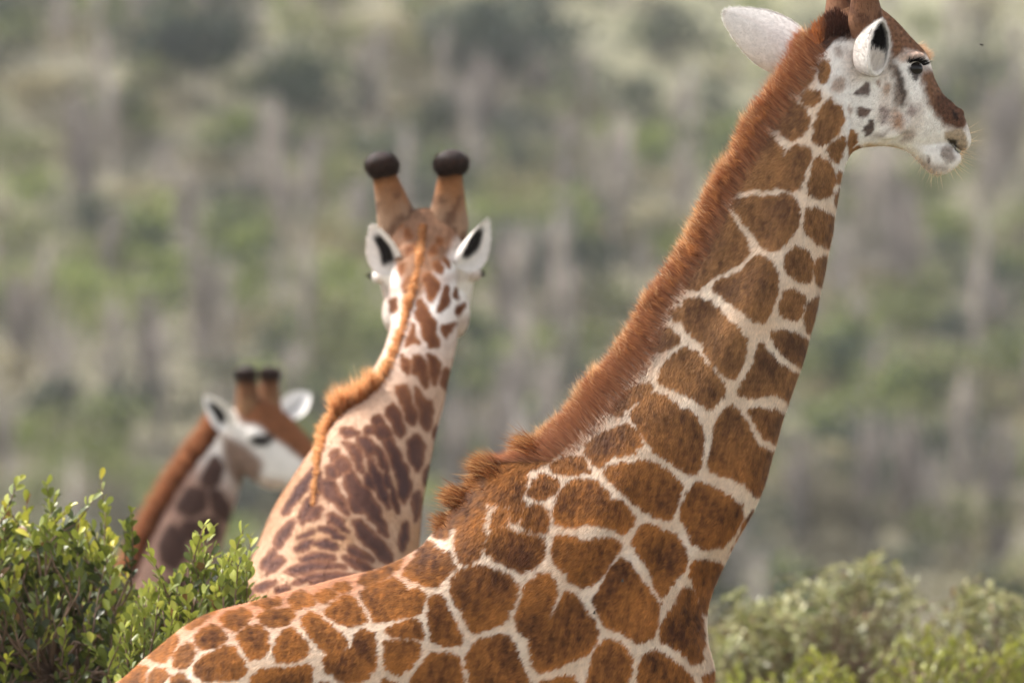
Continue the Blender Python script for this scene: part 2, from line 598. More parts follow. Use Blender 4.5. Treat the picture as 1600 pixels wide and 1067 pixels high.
for px, py, s in [(310, 75, 1.0), (360, 80, .9), (230, 170, .9), (120, 180, .9), (660, 230, 1.0), (640, 200, .9), (430, 150, .8), (600, 90, 1.0),
                  (560, 440, .8), (330, 300, .8), (60, 180, .9), (950, 220, .9), (1000, 180, .9), (700, 110, .9), (1470, 250, .9), (250, 350, .9)]:
    far_thing('dry_bush', px, py, s)
for px, py, s in [(120, 300, 1.1), (135, 330, 1.0), (430, 370, 1.2), (415, 330, 1.0), (480, 370, 1.0), (290, 420, 1.1), (180, 470, 1.0), (320, 580, 1.1),
                  (350, 620, 1.0), (590, 230, 1.2), (570, 210, 1.0), (745, 260, 1.3), (760, 240, 1.0), (840, 200, 1.0), (870, 600, 1.3), (890, 640, 1.1),
                  (790, 540, 1.1), (960, 420, 1.2), (930, 390, 1.0), (1380, 500, 1.5), (1420, 520, 1.4), (1350, 480, 1.3), (1400, 440, 1.2),
                  (1560, 300, 1.2), (1590, 260, 1.1), (1540, 560, 1.2), (1500, 880, 1.2), (1560, 900, 1.2), (1420, 870, 1.1), (70, 640, 1.2), (30, 620, 1.1),
                  (230, 640, 1.1), (180, 700, 1.1), (250, 720, 1.0), (480, 620, 1.1), (820, 720, 1.1), (780, 820, 1.1), (1250, 880, 1.0)]:
    far_thing('bare_tree', px, py, s)

# the mass of bushland between them
def build_bushland():
    V, F, C, o = [], [], [], 0
    r = np.random.default_rng(23)
    placed = 0
    while placed < 2700:
        px, py = r.uniform(-1100, 2700), r.uniform(-60, 1130)
        # open grass towards the top right
        open_ = sst(760, 1000, px) * sst(230, 90, py)
        if r.random() < .97 * open_: continue
        Y = np.interp(py, [-60, 1130], [590, 240]) + r.uniform(-25, 25)
        x = (px - 800) * Y / DIST / PXM
        p = np.array([x, Y, float(terrain(x, Y))])
        t = r.random()
        g = .45 + .2 * math.sin(px * .011 + py * .017) + .15 * math.sin(px * .023 - py * .009 + 2)
        if t < g * .45: kn = 'bare_tree'
        elif t < g * .45 + .27: kn = 'green_bush'
        elif t < g * .45 + .45: kn = 'dark_bush'
        else: kn = 'dry_bush'
        v, f, c = KINDS[kn]['protos'][r.integers(0, 2)]
        a = r.uniform(0, 6.28); s = r.uniform(.45, 1.15)
        m = np.array([[math.cos(a), -math.sin(a), 0], [math.sin(a), math.cos(a), 0], [0, 0, 1]])
        sub = r.random(len(f)) < (.6 if -150 < px < 1750 else .28)
        fs = f[sub]
        V.append((v[fs.ravel()] @ m.T) * s + p); C.append(np.clip(c[fs.ravel()] * r.uniform(.8, 1.2), 0, 1))
        F.append(np.arange(len(fs) * 4).reshape(-1, 4) + o); o += len(fs) * 4
        placed += 1
    me = mesh_from('bushland', np.concatenate(V), np.concatenate(F), smooth=False, cols=np.concatenate(C))
    tag(link('bushland', me, M_FARLEAF), 'blurred grey and olive bushland covering the far hillside', 'bushland', kind='stuff')
build_bushland()

def build_haze():
    m = bpy.data.materials.new('haze_air'); m.use_nodes = True
    n = m.node_tree; n.nodes.clear()
    out = n.nodes.new('ShaderNodeOutputMaterial')
    v = n.nodes.new('ShaderNodeVolumePrincipled')
    v.inputs['Color'].default_value = (.90, .92, .95, 1)
    v.inputs['Density'].default_value = HAZE
    n.links.new(v.outputs[0], out.inputs['Volume'])
    x, y0, y1, z0, z1 = 440, -130, 1010, -19, 56
    V = [(sx * x, y, z) for z in (z0, z1) for y in (y0, y1) for sx in (-1, 1)]
    F = [(0, 2, 3, 1), (4, 5, 7, 6), (0, 1, 5, 4), (2, 6, 7, 3), (0, 4, 6, 2), (1, 3, 7, 5)]
    o = link('haze', mesh_from('haze', V, F, smooth=False), m)
    tag(o, 'pale thin haze hanging over the valley and far hillside', 'haze', kind='stuff')
HAZE = 0.00012
build_haze()

# ================================================================ GIRAFFES
CREAM, CREAM2, WHITE = lin((232, 210, 186)), lin((242, 226, 208)), lin((240, 235, 230))
NECK_E, NECK_C = lin((170, 124, 80)), lin((110, 76, 52))
BODY_E, BODY_C = lin((182, 120, 60)), lin((94, 56, 33))
SKIN_RIDGE = None

def mix(a, b, t):
    t = np.asarray(t)[:, None]
    return a * (1 - t) + b * t

# ---- the coat of the big sharp giraffe, traced patch by patch (pixels of three enlargements)
Z2 = tr(2.668, 850, 300, [
 [(790,35),(850,20),(960,10),(1040,15),(1068,60),(1060,130),(1020,190),(975,238),(930,225),(890,170),(830,110)],
 [(1100,70),(1140,65),(1190,85),(1222,120),(1215,180),(1195,225),(1140,200),(1100,165),(1088,130)],
 [(1015,255),(1060,220),(1105,240),(1125,290),(1110,360),(1085,368),(1040,345),(1008,305)],
 [(1145,275),(1180,262),(1200,300),(1190,370),(1175,390),(1138,365),(1133,320)],
 [(770,60),(800,130),(850,190),(862,235),(840,280),(790,305),(730,335),(680,370),(640,395),(590,390),(620,290),(670,190),(720,90)],
 [(885,265),(920,265),(960,300),(975,340),(970,420),(950,490),(920,535),(880,530),(830,480),(740,420),(715,395),(730,365),(790,345),(850,315)],
 [(1010,405),(1040,398),(1085,430),(1080,480),(1055,525),(1010,510),(990,490),(1000,440)],
 [(1105,450),(1140,432),(1172,445),(1162,520),(1130,595),(1105,575),(1088,510)],
 [(600,445),(650,435),(720,465),(760,515),(820,570),(845,610),(838,690),(800,770),(765,760),(715,715),(680,665),(672,620),(640,600),(600,570),(580,530),(585,480)],
 [(950,580),(1000,570),(1060,590),(1115,630),(1118,680),(1095,722),(1050,710),(1005,670),(970,630)],
 [(905,615),(930,650),(975,705),(1030,745),(1085,765),(1072,830),(1045,905),(1020,880),(1000,840),(940,825),(870,845),(820,840),(835,790),(875,720)],
 [(600,640),(640,665),(690,720),(740,780),(762,835),(730,860),(690,892),(650,870),(605,835),(540,805),(490,785),(480,750),(520,700),(560,660)],
 [(855,900),(900,890),(970,905),(1010,930),(1015,970),(1000,1025),(970,1035),(930,1020),(890,970)],
 [(535,490),(575,480),(575,520),(550,530)], [(500,560),(560,590),(570,620),(500,650),(440,640)],
 [(330,840),(400,800),(450,790),(440,830),(360,890),(300,930),(280,900)],
])
ZS = tr(1, 0, 0, [
 [(1030,611),(1045,620),(1064,639),(1080,640),(1094,660),(1100,678),(1098,716),(1092,734),(1080,738),(1052,720),(1024,700),(1004,672),(986,648),(1000,630),(1015,615)],
 [(1136,636),(1146,632),(1156,640),(1168,664),(1184,692),(1200,700),(1220,706),(1212,745),(1194,772),(1182,770),(1164,750),(1136,738),(1112,730),(1110,716),(1118,680),(1120,652)],
])
Z3 = tr(2.4983, 600, 640, [
 [(800,130),(850,85),(900,60),(960,55),(1000,90),(1010,125),(970,165),(890,170),(840,215),(800,170),(785,155)],
 [(660,200),(720,175),(780,180),(810,235),(760,240),(690,235),(655,215)],
 [(575,290),(600,255),(640,238),(685,265),(680,300),(640,330),(600,335),(570,320)],
 [(720,280),(780,262),(840,275),(875,310),(890,345),(930,340),(975,400),(980,435),(940,475),(880,445),(800,435),(720,447),(680,430),(668,380),(690,320)],
 [(860,230),(910,205),(990,200),(1060,195),(1110,235),(1165,285),(1160,340),(1125,415),(1060,410),(1010,380),(960,330),(900,275)],
 [(1215,280),(1270,290),(1340,330),(1395,370),(1405,410),(1370,470),(1330,520),(1250,535),(1210,515),(1195,450),(1165,415),(1180,350)],
 [(1450,380),(1410,440),(1385,500),(1355,560),(1352,580),(1390,545),(1430,470)],
 [(430,400),(460,370),(490,380),(485,420),(440,460),(425,450)],
 [(500,350),(540,330),(555,350),(520,430),(500,420)],
 [(560,370),(600,355),(640,380),(650,430),(645,465),(590,460),(540,435),(545,400)],
 [(300,440),(340,410),(395,430),(400,490),(380,560),(340,590),(305,580),(295,510)],
 [(210,450),(240,435),(270,455),(265,490),(215,490)],
 [(165,520),(200,500),(215,535),(275,560),(285,610),(240,660),(215,685),(150,670),(90,640),(110,600),(145,550)],
 [(420,480),(470,445),(520,460),(600,480),(635,490),(635,560),(600,605),(560,625),(510,595),(450,575),(410,545),(412,500)],
 [(680,480),(740,485),(800,510),(850,495),(910,500),(935,525),(900,570),(860,640),(820,675),(790,685),(720,650),(735,625),(690,605),(665,560)],
 [(1000,460),(1040,440),(1090,465),(1140,480),(1170,520),(1185,570),(1175,620),(1130,670),(1090,725),(1070,700),(1060,640),(1010,570),(975,510)],
 [(1210,590),(1250,580),(1325,600),(1335,640),(1285,700),(1260,785),(1240,770),(1230,710),(1200,640)],
 [(300,620),(350,600),(400,595),(430,615),(450,610),(520,650),(530,690),(510,760),(480,820),(420,845),(350,862),(325,800),(280,730),(275,660)],
 [(620,635),(650,635),(685,680),(680,720),(655,790),(645,855),(580,890),(530,850),(525,800),(550,740),(560,680)],
 [(720,700),(760,730),(800,790),(840,845),(835,890),(800,940),(740,970),(660,1000),(610,1015),(585,960),(575,880),(635,845),(670,810),(700,740)],
 [(930,575),(960,590),(990,640),(1030,690),(1075,750),(1070,800),(1050,870),(990,900),(930,850),(880,840),(820,745),(835,715),(880,650),(900,610)],
 [(1180,690),(1210,700),(1232,770),(1238,830),(1248,910),(1238,970),(1210,980),(1170,945),(1120,910),(1080,890),(1080,840),(1120,780),(1150,730)],
 [(10,850),(80,825),(140,810),(160,860),(160,895),(100,885),(40,870)],
 [(190,720),(230,715),(260,780),(290,840),(310,890),(295,915),(240,905),(195,890),(185,800)],
 [(10,895),(70,895),(145,910),(150,945),(110,1000),(60,1025),(20,1000),(15,940)],
 [(340,940),(360,900),(430,880),(490,870),(520,930),(550,1000),(580,1067),(600,1180),(340,1180),(350,1040),(330,980)],
 [(830,930),(880,890),(930,910),(975,960),(970,1020),(945,1067),(940,1160),(800,1160),(800,1050),(815,980)],
 [(1015,950),(1060,930),(1100,960),(1160,1000),(1195,1030),(1205,1067),(1210,1180),(990,1180),(1000,1020)],
 [(100,1067),(150,1000),(190,950),(240,940),(295,955),(310,1010),(320,1067),(320,1180),(80,1180)],
 [(610,1060),(680,1040),(740,1035),(760,1060),(750,1150),(620,1150)],
 [(1250,1030),(1290,1020),(1308,1067),(1318,1160),(1250,1160)],
 [(200,400),(240,380),(260,400),(230,425)],
])
Z4 = tr(2.4983, 180, 640, [
 [(1100,600),(1135,580),(1120,615),(1060,650),(1000,680),(960,675),(1000,640)],
 [(970,710),(1030,680),(1100,650),(1140,680),(1150,705),(1205,695),(1215,725),(1195,790),(1130,800),(1020,825),(1000,770)],
 [(860,690),(900,675),(940,690),(900,710)], [(790,720),(820,705),(880,715),(840,740),(800,745)],
 [(690,740),(720,715),(760,715),(785,755),(740,772),(700,770)], [(545,755),(600,735),(655,740),(650,760),(590,772)],
 [(820,780),(870,745),(920,720),(950,740),(975,790),(990,825),(930,835),(870,815)],
 [(735,820),(770,790),(800,800),(850,835),(890,870),(910,905),(890,935),(830,940),(790,905),(760,860)],
 [(570,800),(620,780),(690,780),(710,800),(680,830),(620,842),(580,830)],
 [(420,810),(460,785),(510,775),(540,795),(520,830),(475,855),(440,840)],
 [(290,840),(330,800),(380,775),(408,782),(370,815),(320,840),(295,850)],
 [(320,880),(380,842),(420,860),(438,885),(420,910),(350,935),(330,910)],
 [(475,880),(520,845),(565,840),(600,865),(607,920),(580,965),(530,960),(510,920)],
 [(640,890),(670,855),(700,850),(740,890),(765,930),(740,965),(660,975),(632,960),(635,920)],
 [(945,870),(985,858),(1015,870),(1025,940),(1030,1000),(990,1020),(960,950),(930,920)],
 [(820,960),(880,940),(935,930),(980,1010),(1000,1030),(960,1055),(900,1060),(830,1010)],
 [(135,950),(180,895),(240,865),(255,885),(230,930),(200,980),(150,965)],
 [(240,950),(280,905),(310,905),(320,950),(290,990),(240,995)],
 [(320,990),(370,955),(440,915),(470,925),(500,965),(520,1010),(490,1035),(420,1045),(350,1050),(325,1020)],
 [(540,1040),(580,1010),(680,1000),(770,995),(775,1067),(770,1160),(540,1160),(535,1067)],
 [(135,1050),(160,1005),(200,1010),(215,1025),(180,1067),(175,1150),(130,1150)],
 [(30,1050),(105,990),(130,1000),(120,1060),(100,1150),(0,1150)],
 [(225,1040),(270,1020),(310,1067),(310,1150),(220,1150)],
 [(1030,1067),(1060,1045),(1110,1060),(1110,1130),(1030,1130)], [(800,1067),(840,1060),(850,1067),(850,1120),(800,1120)],
])
Z1N = tr(3.2, 1080, 0, [
 [(480,760),(530,725),(590,730),(600,770),(570,850),(545,940),(500,950),(450,925),(455,860)],
 [(630,780),(680,790),(715,850),(720,890),(690,970),(640,975),(595,950),(600,890)],
 [(340,700),(380,660),(420,690),(465,740),(460,820),(440,920),(380,935),(300,935),(205,955),(250,870),(310,780)],
 [(450,490),(500,480),(560,530),(600,570),(600,620),(560,670),(500,695),(450,640),(400,620),(380,600),(430,530)],
 [(670,520),(700,495),(745,540),(760,590),(740,650),(690,700),(650,710),(620,690),(630,620)],
 [(690,730),(740,695),(770,690),(765,740),(735,800),(700,770)],
 [(565,470),(600,435),(645,450),(650,485),(610,520),(575,510)],
 [(650,330),(670,300),(695,300),(695,350),(680,400),(655,405)],
 [(530,370),(580,320),(620,340),(600,400),(540,440),(505,430)],
 [(800,660),(825,670),(830,710),(800,745),(790,720)],
 [(738,860),(755,865),(752,905),(735,895)], [(728,950),(750,935),(757,970),(742,1035),(725,1005)], [(800,765),(852,730),(832,772),(805,788)],
])
# face markings and the painted jaw bounce: (colour, softness in pixels, strength, outline)
FACE = [
 ((128,92,68), 9, 1.0, [(620,-400),(1200,-400),(1200,0),(1215,150),(1225,262),(1170,272),(1120,262),(1080,258),(1040,290),(990,300),(985,200),(960,130),(900,120),(850,170),(790,200),(700,60)]),
 ((92,64,50), 4, 1.0, [(590,100),(640,70),(700,45),(760,90),(840,150),(790,195),(720,205),(690,250),(640,260),(570,300),(540,330),(560,240),(590,170)]),
 ((132,96,72), 8, 1.0, [(1150,345),(1230,330),(1300,400),(1380,460),(1420,545),(1400,640),(1330,640),(1280,610),(1230,560),(1185,530),(1168,470),(1160,420)]),
 ((90,60,46), 4, .8, [(1240,470),(1330,440),(1390,530),(1390,630),(1335,635),(1285,600),(1240,560)]),
 ((48,36,32), 2, .9, [(1318,540),(1340,545),(1356,575),(1350,592),(1328,575)]),
 ((172,148,118), 3, .8, [(1290,645),(1380,640),(1412,690),(1395,755),(1362,750),(1345,715),(1296,690)]),
 ((58,46,30), 2, .95, [(1294,676),(1325,690),(1352,722),(1368,748),(1352,752),(1322,722)]),
 ((132,112,98), 4, .75, [(1270,735),(1310,722),(1345,780),(1310,818),(1280,790)]),
 ((150,126,112), 7, .6, [(1160,780),(1220,800),(1300,820),(1310,845),(1240,860),(1180,840)]),
 ((120,98,88), 2.5, .8, [(1195,765),(1217,775),(1212,812),(1195,800)]),
 ((206,188,176), 10, .5, [(960,300),(1000,330),(1010,540),(1070,640),(1010,660),(930,600),(950,420)]),
 ((212,198,188), 9, .5, [(1080,560),(1160,480),(1170,600),(1120,680),(1060,690)]),
 ((208,192,182), 8, .5, [(760,230),(830,250),(850,400),(800,420),(770,330)]),
 ((112,86,74), 3, .95, [(840,540),(880,528),(908,540),(890,575),(850,600),(832,580)]),
 ((88,70,62), 2.5, .95, [(865,640),(890,600),(918,600),(920,640),(890,680),(868,685)]),
 ((96,74,66), 3, .9, [(820,465),(870,415),(895,425),(890,470),(850,480)]),
 ((150,130,126), 6, .8, [(945,540),(990,530),(990,600),(960,620)]),
 ((112,88,72), 7, .85, [(985,290),(1030,320),(1065,400),(1088,490),(1062,545),(1008,542),(1010,460),(1020,400),(985,340)]),
 ((62,48,42), 4, .7, [(1020,345),(1050,350),(1070,420),(1070,520),(1050,540),(1042,440)]),
 ((164,124,94), 9, .9, [(1000,545),(1065,580),(1060,650),(1005,645)]),
 ((146,124,120), 6, .75, [(1085,515),(1135,530),(1120,575),(1075,575)]),
 ((176,146,124), 4, .8, [(960,440),(985,415),(1005,425),(982,478)]),
 ((150,118,100), 3, .8, [(928,395),(950,392),(945,432),(932,430)]),
 ((172,144,124), 5, .75, [(700,430),(720,380),(770,390),(770,440),(740,465)]),
 ((170,140,122), 4, .7, [(785,530),(800,518),(814,560),(795,580)]),
 ((148,120,104), 5, .7, [(720,240),(745,225),(755,270),(735,275)]),
 ((140,120,110), 6, .6, [(900,670),(1000,650),(990,680),(900,700)]),
 ((150,126,114), 6, .6, [(1050,660),(1110,650),(1120,680),(1070,700)]),
 ((190,150,84), 5, .7, [(870,715),(1000,722),(1080,738),(1140,780),(1120,800),(1060,752),(980,738),(870,742)]),  # yellow bounce from the grass, painted along the jaw's underside
 ((196,166,146), 6, .8, [(1040,285),(1090,250),(1160,262),(1190,285),(1150,300),(1090,305),(1050,318)]),
 ((60,46,42), 3, .9, [(1078,345),(1110,335),(1150,318),(1160,335),(1150,370),(1138,402),(1120,398),(1098,362)]),
]
FACE = [(lin(c), s, a, chaikin(np.array(l, float) / 3.2 + (1080, 0))) for c, s, a, l in FACE]
WHITE_ZONE = chaikin(np.array([(660,200),(760,120),(1000,90),(1460,560),(1460,930),(1100,930),(865,775),(800,810),(770,900),(735,1000),(735,800),(770,690),(760,560),(720,470),(650,420),(680,290)], float) / 3.2 + (1080, 0))
Z6 = tr(3.557, 660, 560, [
 [(300,650),(380,530),(520,540),(590,620),(575,700),(550,760),(480,800),(400,790),(330,750)],
 [(130,800),(230,690),(330,700),(370,800),(350,900),(230,930),(120,900)],
 [(500,540),(690,430),(800,370),(850,420),(760,510),(640,590),(590,610)],
])
MAIN_POLYS = Z2 + ZS + Z3 + Z4 + Z1N + Z6
_sd = np.random.default_rng(5)
LOW_SEEDS = np.array([(x + _sd.uniform(-26, 26), y + _sd.uniform(-26, 26)) for x in range(80, 1240, 88) for y in range(1140, 2200, 84)])

RIDGE_PX = np.array([(700, 812), (735, 775), (770, 735), (824, 712), (882, 668), (932, 612), (990, 542), (1028, 474), (1076, 398), (1116, 318), (1150, 258), (1184, 192), (1226, 138), (1262, 84)], float)
def poly_line(pts, line):
    d2 = np.full(len(pts), 1e12)
    for a, b in zip(line[:-1], line[1:]):
        ab = b - a; ap = pts - a
        t = np.clip(ap @ ab / (ab @ ab), 0, 1)
        e = ap - t[:, None] * ab
        d2 = np.minimum(d2, (e * e).sum(1))
    return np.sqrt(d2)

def main_coat(p, q):
    uv = to_px(np.where(p[:, 1:2] > 30.0, p * [1, 0, 1] + [0, 29.8, 0], p))
    w = np.stack([snoise(uv, .4, 1), snoise(uv, .4, 2)], 1) * 1.9 + np.stack([snoise(uv, .06, 3, 2), snoise(uv, .06, 4, 2)], 1) * 1.4
    uvw = uv + w
    sd, _ = field(uvw, MAIN_POLYS)
    sd = sd + 3.4
    low = uv[:, 1] > 1098
    if low.any():
        lo = cells(uvw[low], LOW_SEEDS, 9)
        lo = np.where(uv[low, 1] > 1900, -8, lo)
        k = sst(1098, 1130, uv[low, 1])
        sd[low] = np.where(sd[low] > 0, sd[low] * (1 - k) + lo * k, np.where(k > .5, lo, sd[low]))
    n1 = snoise(uv, .05, 8, 2); n2 = snoise(uv, .4, 9, 2)
    kb = sst(470, 800, uv[:, 1] + .25 * (900 - uv[:, 0]))
    edge = mix(NECK_E, BODY_E, kb); cen = mix(NECK_C, BODY_C, kb)
    n3_ = snoise(uv @ np.array([[.94, -.34], [.34, .94]]) * np.array([1.0, .28]), .5, 16, 3)
    depth = np.clip(.14 + sst(0, 14, sd) * .34 + .34 * n1 + .2 * n2 + .3 * n3_ + .25 * sst(620, 800, uv[:, 1]) * sst(900, 700, uv[:, 0]) * sst(960, 880, uv[:, 1]), 0, 1)
    patch = mix(edge, cen, depth)
    base = mix(CREAM, CREAM2, np.clip(.5 + .5 * n1, 0, 1))
    wz = sst(-22, 10, poly_box(uv, WHITE_ZONE, 24))
    base = mix(base, WHITE, wz) * (1 + .05 * n2 + .05 * snoise(uv, .8, 14, 2))[:, None]
    # brown hair running into the mane, rust along the spine of the trunk
    rd = -poly_line(uv, RIDGE_PX)
    wd = 1 + .5 * sst(480, 620, uv[:, 1])
    rk = sst(-48, -14, rd / wd + 9 * n1) * sst(745, 690, uv[:, 1])
    base = mix(base, mix(lin((168, 118, 82)), lin((104, 68, 48)), np.clip(.5 + .8 * n3_, 0, 1)), rk * .85); patch = mix(patch, lin((86, 54, 40)), rk * .7)
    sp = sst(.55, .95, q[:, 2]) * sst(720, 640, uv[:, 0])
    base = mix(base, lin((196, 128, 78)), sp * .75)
    t = sst(-1.5, 1.7, sd + n2 * 1.3)
    c = mix(base, patch, t)
    mott = snoise(uv, .9, 12, 2)
    near = (uv[:, 0] > 1230) & (uv[:, 1] < 330)
    if near.any():
        i = np.where(near)[0]
        ci = c[i]
        uvf = uvw[i] + np.stack([snoise(uv[i], .16, 17, 2), snoise(uv[i], .16, 18, 2)], 1) * 2.4
        for col, soft, a, pl in FACE:
            s = poly_box(uvf, pl, 16)
            f = sst(-soft, soft, s) * a
            ci = mix(ci, col * (1 + .34 * mott[i])[:, None], f)
        c[i] = ci
    return np.clip(c, .005, .9)

def sec(d, v, Y, w, k=0.0, yaw=0.0, dy=0.0):
    """ring of a profile drawn in photo pixels: back point, belly point, half width"""
    D, V = P(d[0], d[1], Y), P(v[0], v[1], Y)
    D[1] += dy; V[1] += dy
    a = R(yaw)
    return np.concatenate([D, V, [math.sin(a), -math.cos(a), 0], [w, k]])

def inset(o, v, px):
    o, v = np.array(o, float), np.array(v, float)
    return o + norm(v - o) * px

def leg_parts(hip, ground, front, r=1.0):
    """one leg, hip to hoof"""
    h = np.array(hip, float); g = ground
    if front:
        pts = [h + (0, 0, .15), h, h + (.02, 0, -.35), (h[0] + .02, h[1], g + .95), (h[0] + .03, h[1], g + .82), (h[0] + .01, h[1], g + .5), (h[0] + .01, h[1], g + .18), (h[0] + .05, h[1], g + .06)]
        rad = [.16, .17, .12, .08, .085, .055, .055, .06]
    else:
        pts = [h + (.05, 0, .1), h, h + (.02, 0, -.3), (h[0] - .1, h[1], g + .95), (h[0] - .14, h[1], g + .84), (h[0] - .1, h[1], g + .5), (h[0] - .06, h[1], g + .18), (h[0] - .01, h[1], g + .06)]
        rad = [.2, .21, .15, .085, .08, .055, .055, .06]
    return tube(pts, [x * r for x in rad], 18, 5)

def ear_mesh(name, base, axis, face, length, width, roll0=2.3, roll1=.8, thick=.008, dark=(.012, .009, .009), cav=.62, u0=.12, tip=.72, vc=0.0, basew=.38):
    """cupped ear: outer skin, inner skin, rim. 'face' is where the opening looks"""
    ax = norm(axis); n = norm(np.array(face, float) - ax * np.dot(face, ax)); sd_ = np.cross(ax, n)
    nu, nv = 26, 21
    V, C, F = [], [], []
    for layer in (0, 1):
        for i in range(nu):
            u = i / (nu - 1)
            w = width * (basew * (1 - u) ** 1.5 + (math.sin(math.pi * min(1, u ** .82 * .97)) ** tip)) * (1 if u < .985 else .6)
            A = roll0 * (1 - u) ** 1.2 + roll1 * (1 - (1 - u) ** 1.2)
            Rr = max(w, .006) / max(math.sin(min(A, 1.57)), .2)
            for j in range(nv):
                v = -1 + 2 * j / (nv - 1)
                rr = Rr - thick * layer * (1 - abs(v) ** 6) * min(1, 4 * (1 - u))
                rr += .0035 * math.sin(v * 7 + u * 4) * u * (1 - u)
                p = np.array(base) + ax * length * u + sd_ * rr * math.sin(v * A) + n * (Rr - rr * math.cos(v * A)) 
                V.append(p)
                if layer == 0:
                    vein = max(0, 1 - abs(v - .35 * math.sin(u * 5 + 1)) * 9) + max(0, 1 - abs(v + .45 * u) * 12)
                    pk = .25 + .35 * math.sin(u * 3.1) * (1 - abs(v)) + .25 * min(1, vein)
                    C.append((WHITE * (1 - pk * .4) + lin((214, 190, 178)) * pk * .4) * (.92 + .08 * random.random()))
                else:
                    k = float(sst(cav, cav - .22, np.array(abs(v - vc + .08 * math.sin(u * 9))))) * float(sst(.9, .72, np.array(u))) * float(sst(u0, u0 + .14, np.array(u)))
                    C.append(WHITE * (1 - k) + np.array(dark) * k)  # dark inner skin, with the cavity's shade painted into it
    def idx(l, i, j): return l * nu * nv + i * nv + j
    for i in range(nu - 1):
        for j in range(nv - 1):
            F.append((idx(0, i, j), idx(0, i, j + 1), idx(0, i + 1, j + 1), idx(0, i + 1, j)))
            F.append((idx(1, i, j), idx(1, i + 1, j), idx(1, i + 1, j + 1), idx(1, i, j + 1)))
        for j in (0, nv - 1):
            q = (idx(0, i, j), idx(0, i + 1, j), idx(1, i + 1, j), idx(1, i, j))
            F.append(q if j == 0 else q[::-1])
    for j in range(nv - 1):
        F.append((idx(0, nu - 1, j), idx(0, nu - 1, j + 1), idx(1, nu - 1, j + 1), idx(1, nu - 1, j)))
    return mesh_from(name, V, F, cols=np.array(C)), ax

def vert_col_fun(me):
    co, _ = arrays(me)
    a = np.empty(len(co) * 4, np.float32); me.attributes['col'].data.foreach_get('color', a)
    a = a.reshape(-1, 4)[:, :3]
    from mathutils.kdtree import KDTree
    kd = KDTree(len(co))
    for i, c in enumerate(co): kd.insert(c, i)
    kd.balance()
    return lambda p, q: np.array([a[kd.find(x)[1]] for x in p])

def add_ear(parent, base, axis, face, length, width, nfur=5000, hl=.014, **kw):
    me, ax = ear_mesh('ear', base, axis, face, length, width, **kw)
    o = link('ear', me, M_HIDE, parent)
    f = fur('ear_hair', me, nfur, lambda p, q: np.tile(ax, (len(p), 1)), vert_col_fun(me), hl, hl * .12, lift=.35, parent=o)
    return o

def add_ossicone(parent, a, b, r0, r1, rk, cole, colt):
    a, b = np.array(a), np.array(b)
    v, f = tube([a - (b - a) * .3, a, a * .6 + b * .4, a * .2 + b * .8, b], [r0 * .9, r0, (r0 + r1) * .5, r1, r1 * .95], 20, 6)
    t = np.clip(((v - a) @ (b - a)) / ((b - a) @ (b - a)), 0, 1)
    n = snoise(v, 40, 31)
    c = mix(cole, colt, sst(.1, .9, t + .15 * n))
    c = mix(c, lin((84, 56, 42)), sst(.15, .5, snoise(v, 55, 33, 2)) * sst(.85, .4, t) * .75)
    c = c * (1 - .55 * sst(.72, .98, t + .1 * n))[:, None]
    me = mesh_from('ossicone', v, f, cols=c)
    o = link('ossicone', me, M_HIDE, parent)
    ax = norm(b - a)
    fh = fur('ossicone_hair', me, 3500, lambda p, q: np.tile(ax, (len(p), 1)), vert_col_fun(me), .014, .0022, lift=.3, parent=parent)
    fh.parent = o
    kv, kf = ellipsoid(b + ax * rk * .35, rk, rk, rk * .82)
    kv += norm(kv - b) * (snoise(kv, 34, 5)[:, None] * .006)
    kme = mesh_from('ossicone_tip', kv, kf, cols=np.tile(lin((40, 30, 28)), (len(kv), 1)))
    kh = fur('tip_hair', kme, 2600, lambda p, q: np.tile(ax, (len(p), 1)) + rng.normal(size=p.shape) * .4, lambda p, q: mix(lin((40, 30, 28)), lin((84, 60, 48)), rng.random(len(p)) ** 2), .022, .003, lift=.5, keep=lambda c, q: ((c - b) @ ax) < rk * .75, parent=parent)
    kh.parent = o
    k = link('ossicone_tip', kme, M_KNOB, parent)
    k.parent = o
    return o

def bvh_of(me):
    co, _ = arrays(me)
    return BVHTree.FromPolygons([tuple(c) for c in co], [tuple(p.vertices) for p in me.polygons])

def surf(bvh, px, py, Y0=20):
    o = Vector((0, 0, CAMZ)); d = (Vector(P(px, py, 30)) - o).normalized()
    h = bvh.ray_cast(o + d * Y0, d)
    return h[0], h[1]

def hoof(parent, leg_xy, g):
    v, f = tube([(leg_xy[0] + .03, leg_xy[1], g + .10), (leg_xy[0] + .06, leg_xy[1], g + .05), (leg_xy[0] + .08, leg_xy[1], g + .004)], [.06, .075, .085], 14, 3)
    link('hoof', mesh_from('hoof', v, f), M_HOOF, parent)

